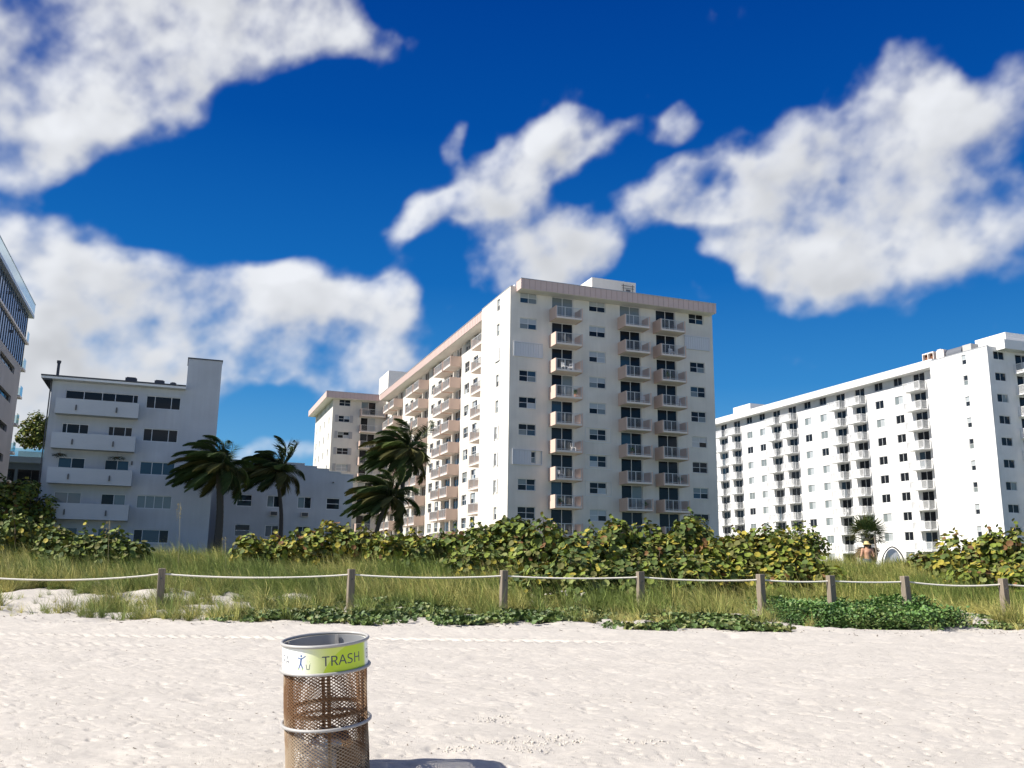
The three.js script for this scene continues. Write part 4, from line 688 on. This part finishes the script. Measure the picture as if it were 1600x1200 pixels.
// ------------------------------------------------------------------ person, tent, stake behind the dune
{
  const d = 41.5, s = at(1355, 862, d), g0 = ground(s.x, -d), H = 1.74, headTop = at(1355, 850, d).y - g0, y0 = headTop - H;      // stands on the path behind the bank
  const base = Math.max(0, y0);
  const B = thing('person', 'bare backed person in a straw hat standing beyond the dune grass', 'person', [s.x, g0 + y0 * 0, -d]);
  const J = { head: [0, 1.60, 0, .105], neck: [0, 1.46, 0, .06], chest: [0, 1.30, .0, .15], waist: [0, 1.06, 0, .135], hip: [0, .94, 0, .15] };
  const bones = [['neck', 'head'], ['neck', 'chest'], ['chest', 'waist'], ['waist', 'hip']].map(([a, b]) => [J[a], J[b]]);
  for (const q of [-1, 1]) { const sh = [q * .19, 1.40, 0, .07], elb = [q * .27, 1.12, .03, .047], wr = [q * .25, .90, -.06, .033], hand = [q * .245, .80, -.09, .04], hp = [q * .09, .92, 0, .10], kn = [q * .10, .50, -.01, .062], an = [q * .11, .09, .03, .042], toe = [q * .12, .04, -.12, .038]; bones.push([[q * .08, 1.36, 0, .10], sh], [sh, elb], [elb, wr], [wr, hand], [hp, kn], [kn, an], [an, toe]); for (let f = 0; f < 5; f++) bones.push([hand, [q * (.245 + (f === 4 ? -.03 : 0)), .735 + (f === 4 ? .04 : 0) + .006 * f, -.12 + .018 * f, .009]]); }
  const RES = 96, mc = new MarchingCubes(RES, new THREE.MeshBasicMaterial(), false, false, 120000); mc.isolation = 0; const S = 1.0, cy = .9;
  const A = new THREE.Vector3(), C = new THREE.Vector3(), P = new THREE.Vector3();
  for (let k = 0; k < RES; k++) for (let j = 0; j < RES; j++) for (let i = 0; i < RES; i++) {
    P.set((i - RES / 2) / (RES / 2) * S, (j - RES / 2) / (RES / 2) * S + cy, (k - RES / 2) / (RES / 2) * S); let dist = 9;
    if (Math.abs(P.x) < .45 && Math.abs(P.z) < .35) for (const [a, b] of bones) { A.set(a[0], a[1], a[2]); C.set(b[0], b[1], b[2]).sub(A); const t = Math.min(1, Math.max(0, P.clone().sub(A).dot(C) / C.lengthSq())), q = P.distanceTo(A.addScaledVector(C, t)) - mix(a[3], b[3], t), h = Math.max(.035 - Math.abs(dist - q), 0) / .035; dist = Math.min(dist, q) - h * h * .035 / 4; }
    mc.field[i + j * RES + k * RES * RES] = -dist;
  }
  mc.update(); const n = mc.count, pg = new THREE.BufferGeometry();
  pg.setAttribute('position', new THREE.BufferAttribute(new Float32Array(mc.positionArray.slice(0, n * 3)).map((v, q) => q % 3 === 1 ? v * S + cy : v * S), 3)); pg.setAttribute('normal', new THREE.BufferAttribute(new Float32Array(mc.normalArray.slice(0, n * 3)), 3));
  const f = H / 1.72; mesh('body', pg, std(col(.46, .25, .16), .6), B);
  mesh('shorts', new THREE.LatheGeometry([[.155, 1.0], [.175, .93], [.185, .8]].map(p => new THREE.Vector2(...p)), 20).scale(1.25, 1, .9), std(col(.06, .09, .16), .9), B);
  mesh('short_leg', merge([-1, 1].map(q => new THREE.CylinderGeometry(.105, .115, .34, 14, 1, true).translate(q * .1, .70, 0))), std(col(.06, .09, .16), .9, { side: THREE.DoubleSide }), B);
  const hat = mesh('straw_hat', new THREE.LatheGeometry([[.21, 1.64], [.2, 1.655], [.115, 1.67], [.11, 1.74], [.085, 1.78], [0, 1.79]].map(p => new THREE.Vector2(...p)), 24), std(col(.66, .50, .22), .9, { side: THREE.DoubleSide }), B);
  mesh('hair', new THREE.SphereGeometry(.108, 16, 10).scale(1, 1, 1.05).translate(0, 1.61, .012), std(col(.10, .07, .05), .9), B);
  // face on the far side: nose and ears
  mesh('face', merge([new THREE.SphereGeometry(.018, 8, 6).translate(0, 1.595, -.112), new THREE.SphereGeometry(.022, 8, 6).translate(-.108, 1.6, 0), new THREE.SphereGeometry(.022, 8, 6).translate(.108, 1.6, 0)]), std(col(.46, .25, .16), .6), B);
  B.rotation.y = -.15;
  B.position.y = Math.max(g0, at(1355, 848, d).y - 1.80);
  // sand rise that carries the path on which the person stands is part of the ground sheet
  const w = at(1388, 863, 43), tg = ground(w.x, -43), T = thing('beach_tent', 'small white beach tent with a dark arched pole beside the person', 'tent', [w.x, tg, -43]);
  const th = w.y - tg + .12, sh = new THREE.Shape(); sh.moveTo(-.42, 0); sh.quadraticCurveTo(-.42, th, 0, th); sh.quadraticCurveTo(.42, th, .42, 0); sh.closePath();
  mesh('canopy', new THREE.ExtrudeGeometry(sh, { depth: .8, bevelEnabled: true, bevelSize: .05, bevelThickness: .05, bevelSegments: 2, curveSegments: 16 }).translate(0, 0, -.4), std(col(.8, .8, .8), .85), T);
  const arch = new THREE.CatmullRomCurve3([new THREE.Vector3(-.5, 0, .48), new THREE.Vector3(-.44, th * .8, .48), new THREE.Vector3(0, th + .12, .48), new THREE.Vector3(.44, th * .8, .48), new THREE.Vector3(.5, 0, .48)]);
  mesh('pole', new THREE.TubeGeometry(arch, 30, .03, 8), std(col(.03, .03, .035), .6), T);
  const k = at(1371, 838, 44), kg = ground(k.x, -44), W = thing('wooden_stake', 'pale wooden stake standing beside the person behind the bank', 'stake', [k.x, kg - .2, -44]);
  mesh('shaft', new RoundedBoxGeometry(.07, k.y - kg + .2, .07, 2, .01).translate(0, (k.y - kg + .2) / 2, 0), woodMat, W); W.rotation.z = .06;
  mesh('cap', bx(-.04, .04, k.y - kg + .2, k.y - kg + .22, -.04, .04), woodMat, W);
}

// ------------------------------------------------------------------ balcony furniture
{
  const proto = new THREE.Group(), wm = std(col(.8, .8, .8), .5), g = [];
  const seat = mesh('seat', bx(-.25, .25, .40, .44, -.25, .25), wm, proto); mesh('backrest', merge([bx(-.25, .25, .80, .86, -.27, -.24), bx(-.25, -.19, .44, .8, -.27, -.24), bx(.19, .25, .44, .8, -.27, -.24), bx(-.1, -.04, .44, .8, -.265, -.245), bx(.04, .1, .44, .8, -.265, -.245)]), wm, proto);
  for (const [x, z] of [[-.22, -.22], [.22, -.22], [-.22, .22], [.22, .22]]) mesh('leg', bx(x - .025, x + .025, 0, .4, z - .025, z + .025), wm, proto);
  const FR = frameOf(EO, PHI), LFF = frameOf([59.80, -109.82], .3443 - Math.PI / 2);
  const spots = [[FR, 5.6, 2, 1.1, .3], [FR, 6.4, 2, .9, -.6], [FR, 6.6, 5, 1.0, 1.2], [FR, 5.2, 6, .9, .4], [FR, 14.6, 3, .9, -.5], [FR, 18.2, 1, 1.0, .2], [FR, 18.9, 3, .9, -.4], [LFF, -28.8, 6, -.9, .4], [LFF, -29.6, 6, -.8, -.8]];
  spots.forEach(([f, x, k, z, a], i) => { const c = i ? proto.clone() : proto; c.name = numbered('patio_chair'); scene.add(c); const p = plan(f, x, z); c.position.set(p[0], 27.25 - FL * k + .002, p[1]); c.rotation.y = f.th + a; c.userData = { label: ['white patio chair at the middle of the first balcony column, third balcony from the roof', 'white patio chair near the right panel of the first column, third balcony from the roof', 'white patio chair on the first balcony column, sixth balcony from the roof', 'white patio chair on the first balcony column, seventh balcony from the roof', 'white patio chair on the second balcony column, fourth from the roof', 'white patio chair on the third balcony column, second from the roof', 'white patio chair on the third balcony column, fourth from the roof', 'white patio chair on the long white block balcony, turned to the rail', 'white patio chair on the long white block balcony, turned to the wall'][i], category: 'chair', group: f === FR ? 'chairs on the pink balconies' : 'chairs on the white balconies' }; });
  const pr = rng(720);
  [[13.0, 5, 'second', 'sixth'], [18.6, 6, 'third', 'seventh'], [5.0, 7, 'first', 'eighth'], [14.5, 7, 'second', 'eighth'], [17.4, 2, 'third', 'third'], [6.7, 3, 'first', 'fourth']].forEach(([x, k, c, n]) => {
    const p = plan(FR, x, 1.35), B = thing('potted_plant', `leafy potted plant on the ${c} pink balcony column, ${n} from the roof`, 'plant', [p[0], 27.252 - FL * k, p[1]], 'potted plants on the pink balconies'), L = new Leaves();
    mesh('pot', new THREE.CylinderGeometry(.17, .12, .3, 14).translate(0, .15, 0), std(col(.36, .16, .09), .85), B);
    for (let i = 0; i < 70; i++) { const a = pr() * 6.283, e = .3 + 1.1 * pr(), d = new THREE.Vector3(Math.cos(a) * Math.cos(e), Math.sin(e), Math.sin(a) * Math.cos(e)); L.kite(new THREE.Vector3(0, .3, 0).addScaledVector(d, .1 * pr()), d, new THREE.Vector3(-Math.sin(a), .1, Math.cos(a)), .3 + .35 * pr(), .045, [.05 + .04 * pr(), .10 + .05 * pr(), .025]); }
    mesh('leaves', L.geo(), leafVC, B);
  });
  // hanging baskets over the third-floor solid balcony
  const CF = frameOf([-29.3074, -74.4998], PHI);
  [[-7.3, 10.35, .55, 'trailing hanging plant over the window side of the solid balcony'], [-3.1, 10.32, .7, 'wide dark hanging plant above the balcony glass door']].forEach(([x, y, w, label], i) => { const p = plan(CF, x, .8), B = thing('hanging_plant', label, 'plant', [p[0], y, p[1]], 'hanging plants on the solid balcony'), L = new Leaves(), r = rng(700 + i); for (let k = 0; k < 240; k++) { const a = r() * 6.283, q = w * Math.sqrt(r()), pp = new THREE.Vector3(Math.cos(a) * q, -.1 - .25 * r() * (q / w) + .12 * r(), Math.sin(a) * q * .5); L.kite(pp, new THREE.Vector3(Math.cos(a), -.5, Math.sin(a)).normalize(), new THREE.Vector3(-Math.sin(a), 0, Math.cos(a)), .16, .03, [.03 + .03 * r(), .045 + .03 * r(), .015]); } mesh('foliage', L.geo(), leafVC, B); mesh('basket', new THREE.SphereGeometry(.16, 12, 8, 0, 6.283, 1.57, 1.57).translate(0, -.05, 0), twig, B); mesh('cord', new THREE.CylinderGeometry(.008, .008, .5, 5).translate(0, .2, 0), M.darkFrame, B); });
}

// ------------------------------------------------------------------ wire litter bin
{
  const rimC = at(508, 999, 6.0), tilt = new THREE.Euler(.095, 0, .055), HT = .93, R = .258, R2 = .272;
  const axis = new THREE.Vector3(0, 1, 0).applyEuler(tilt), base = rimC.clone().addScaledVector(axis, -HT);
  const B = thing('trash_can', 'rusty wire mesh beach trash can with a white and lime TRASH band', 'trash can', [base.x, base.y, base.z]); B.rotation.copy(tilt);
  const galv = new THREE.MeshStandardMaterial({ color: col(.40, .39, .375), roughness: .6, metalness: .25, bumpMap: stuccoBump, bumpScale: .003 });
  const rustMap = noiseTex(512, (u, v) => { const n = tile((a, b) => fbm3(a * 9, b * 9, 2, 5), u, v), w = smooth(.40, .64, n + .30 * (smooth(.12, .62, v) - .5)); return [mix(.66, .46, w), mix(.59, .335, w), mix(.50, .225, w)]; }, { srgb: true });
  const rusty = new THREE.MeshStandardMaterial({ color: 0xffffff, map: rustMap, roughness: .9, metalness: .1 });
  // expanded metal: two families of flat helical strands
  const Y0 = .02, Y1 = HT - .16, NC = 48, rise = .0205, cellW = 2 * Math.PI / NC, pos = [], uv = [], nS = Math.ceil((Y1 - Y0) / rise) * 2;
  for (const s of [-1, 1]) for (let c = 0; c < NC; c++) {
    let prev = null;
    for (let k = 0; k <= nS; k++) {
      const y = Y0 + (Y1 - Y0) * k / nS, a = c * cellW + s * (y - Y0) / rise * cellW, rr = R + .0018 * s + .003 * Math.sin(y * 9 + a), hw = .0021, ww = .0026;
      const ring = [[rr - hw, y - ww], [rr + hw, y - ww], [rr + hw, y + ww], [rr - hw, y + ww]].map(([q, yy]) => [Math.cos(a) * q, yy, Math.sin(a) * q]);
      if (prev) for (let e = 0; e < 4; e++) { const A = prev[e], Bq = prev[(e + 1) % 4], C = ring[(e + 1) % 4], D = ring[e]; pos.push(...A, ...C, ...Bq, ...A, ...D, ...C); const u = a / 3.14, v = y; uv.push(u, v, u, v + .01, u, v, u, v, u, v + .01, u, v + .01); }
      prev = ring;
    }
  }
  const mg = new THREE.BufferGeometry(); mg.setAttribute('position', new THREE.Float32BufferAttribute(pos, 3)); mg.setAttribute('uv', new THREE.Float32BufferAttribute(uv, 2)); mg.computeVertexNormals();
  const wm = mesh('wire_mesh', mg, rusty, B); wm.userData.kind = 'stuff';
  // hoops
  for (const [y, r0, tr, m] of [[HT - .002, R2, .0105, galv], [HT - .168, R2 + .006, .010, galv], [HT - .50, R2 + .004, .0105, galv], [.03, R2, .0125, galv]]) mesh('hoop', new THREE.TorusGeometry(r0, tr, 12, 72).rotateX(Math.PI / 2).translate(0, y, 0), m, B);
  for (let i = 0; i < 6; i++) { const a = i * Math.PI / 3 + .25; mesh('upright', bx(-.011, .011, .02, HT - .16, -.004, .004).rotateY(-a + Math.PI / 2).translate(Math.cos(a) * (R - .010), 0, Math.sin(a) * (R - .010)), rusty, B); }
  mesh('inner_strap', new THREE.CylinderGeometry(R - .014, R - .014, .028, 64, 1, true).translate(0, HT - .43, 0), new THREE.MeshStandardMaterial({ map: rustMap, roughness: .9, side: THREE.DoubleSide }), B);
  mesh('inner_collar', new THREE.CylinderGeometry(R - .006, R - .006, .15, 64, 1, true).translate(0, HT - .085, 0), new THREE.MeshStandardMaterial({ color: col(.36, .37, .38), roughness: .5, metalness: .4, side: THREE.DoubleSide }), B);
  for (let i = 0; i < 4; i++) { const a = i * Math.PI / 2 - 1.45; mesh('bracket', bx(-.012, .012, HT - .15, HT - .012, -.004, .004).rotateY(-a + Math.PI / 2).translate(Math.cos(a) * (R - .016), 0, Math.sin(a) * (R - .016)), galv, B); }
  mesh('floor_plate', new THREE.CylinderGeometry(R - .01, R - .01, .012, 40).translate(0, .03, 0), rusty, B);
  // printed band: white fading in dye to lime, with lettering and a figure dropping litter
  const cv = document.createElement('canvas'); cv.width = 2048; cv.height = 192; const x = cv.getContext('2d');
  for (const o of [0, 1024]) {
    x.fillStyle = '#f4f6ee'; x.fillRect(o, 0, 1024, 192);
    const gr = x.createLinearGradient(o + 500, 0, o + 740, 0); gr.addColorStop(0, '#f4f6ee'); gr.addColorStop(.45, '#eaf0b4'); gr.addColorStop(1, '#dbe86a'); x.fillStyle = gr; x.fillRect(o + 500, 0, 524, 192);
    x.fillStyle = '#c3dc1c'; x.beginPath(); x.moveTo(o + 665, 192); x.quadraticCurveTo(o + 720, 60, o + 842, 0); x.lineTo(o + 1024, 0); x.lineTo(o + 1024, 192); x.closePath(); x.fill();
    const g2 = x.createLinearGradient(o, 0, o + 46, 0); g2.addColorStop(0, '#c3dc1c'); g2.addColorStop(1, '#f4f6ee'); x.fillStyle = g2; x.fillRect(o, 0, 46, 192);
    x.fillStyle = '#1d2747'; x.textBaseline = 'middle'; x.font = '96px sans-serif';
    const word = (s, x0, x1) => { x.save(); const w = x.measureText(s).width; x.translate(o + x0, 98); x.scale((x1 - x0) / w, 1.06); x.fillText(s, 0, 0); x.restore(); };
    word('BASURA', 50, 378); word('TRASH', 660, 985);
    // running figure and litter basket
    x.strokeStyle = '#1f4f8f'; x.lineCap = 'round'; x.lineWidth = 13; x.beginPath(); x.arc(o + 500, 52, 8, 0, 7); x.fillStyle = '#1f4f8f'; x.fill();
    x.beginPath(); x.moveTo(o + 500, 72); x.lineTo(o + 494, 108); x.stroke(); x.lineWidth = 8; x.beginPath(); x.moveTo(o + 470, 66); x.lineTo(o + 500, 76); x.lineTo(o + 534, 54); x.stroke(); x.lineWidth = 9; x.beginPath(); x.moveTo(o + 494, 108); x.lineTo(o + 476, 148); x.moveTo(o + 494, 108); x.lineTo(o + 512, 146); x.stroke();
    x.strokeStyle = '#9bbf2a'; x.lineWidth = 6; x.beginPath(); x.moveTo(o + 476, 148); x.lineTo(o + 470, 156); x.moveTo(o + 512, 146); x.lineTo(o + 508, 156); x.stroke();
    x.strokeStyle = '#3a4a40'; x.lineWidth = 5; x.beginPath(); x.moveTo(o + 540, 116); x.lineTo(o + 546, 152); x.lineTo(o + 564, 152); x.lineTo(o + 570, 116); x.stroke(); x.fillStyle = '#8fae3a'; for (const [a, b] of [[552, 100], [566, 92], [548, 86], [574, 106], [455, 60], [462, 76]]) x.fillRect(o + a, b, 4, 4);
  }
  const ct = new THREE.CanvasTexture(cv); ct.colorSpace = THREE.SRGBColorSpace; ct.wrapS = THREE.RepeatWrapping; ct.anisotropy = 8;
  // CylinderGeometry: u = 0 at +z, running towards +x; TRASH starts just left of the side facing the viewer
  ct.offset.x = 648 / 2048 - 5 / 360; 
  const band = mesh('label_band', new THREE.CylinderGeometry(R2 - .004, R2 - .002, .152, 96, 1, true).translate(0, HT - .09, 0), new THREE.MeshPhysicalMaterial({ map: ct, roughness: .4, clearcoat: .4, clearcoatRoughness: .3 }), B);
  // litter lying inside
  const lit = (name, label, cat, geo, m, y, ax, az, rot) => { const o = top(name, geo, m); tag(o, label, cat); const p = new THREE.Vector3(ax, y, az).applyEuler(tilt).add(base); o.position.copy(p); o.rotation.set(...rot); };
  const crum = (s, seed) => { const g = mergeVertices(new THREE.IcosahedronGeometry(s, 4)), P = g.attributes.position; for (let i = 0; i < P.count; i++) { const a = P.getX(i), b = P.getY(i), c = P.getZ(i), k = .65 + .7 * fbm3(a * 22 + seed, b * 22, c * 22, 3); P.setXYZ(i, a * k, b * k, c * k); } g.computeVertexNormals(); return g; };
  lit('plastic_bag', 'crumpled white plastic bag in the bottom of the trash can', 'plastic bag', crum(.14, 3), std(col(.72, .70, .68), .5), .18, -.05, .06, [0, .4, 0]);
  lit('brown_paper_bag', 'crumpled brown paper bag in the bottom of the trash can', 'paper bag', crum(.13, 8), std(col(.26, .15, .07), .9), .17, .12, -.02, [.4, 1, 0]);
  lit('dark_plastic_bag', 'crumpled dark plastic bag behind the white bag in the trash can', 'plastic bag', crum(.13, 15), std(col(.06, .06, .07), .4), .22, .0, -.13, [1, 1, 0]);
  lit('drink_can', 'silver drink can lying in the trash can', 'drink can', new THREE.LatheGeometry([[0, -.06], [.026, -.06], [.033, -.052], [.033, .046], [.026, .06], [.024, .057], [0, .057]].map(p => new THREE.Vector2(...p)), 20), std(col(.6, .6, .62), .3, { metalness: .9 }), .31, .06, .12, [1.2, .2, .5]);
  lit('paper_cup', 'white paper cup leaning in the trash can', 'cup', new THREE.LatheGeometry([[0, 0], [.028, 0], [.042, .11], [.045, .112], [.042, .114], [.039, .11], [.026, .006]].map(p => new THREE.Vector2(...p)), 24), std(col(.8, .78, .76), .6), .28, -.13, .10, [.3, 0, .5]);
}

renderer.render(scene, camera);
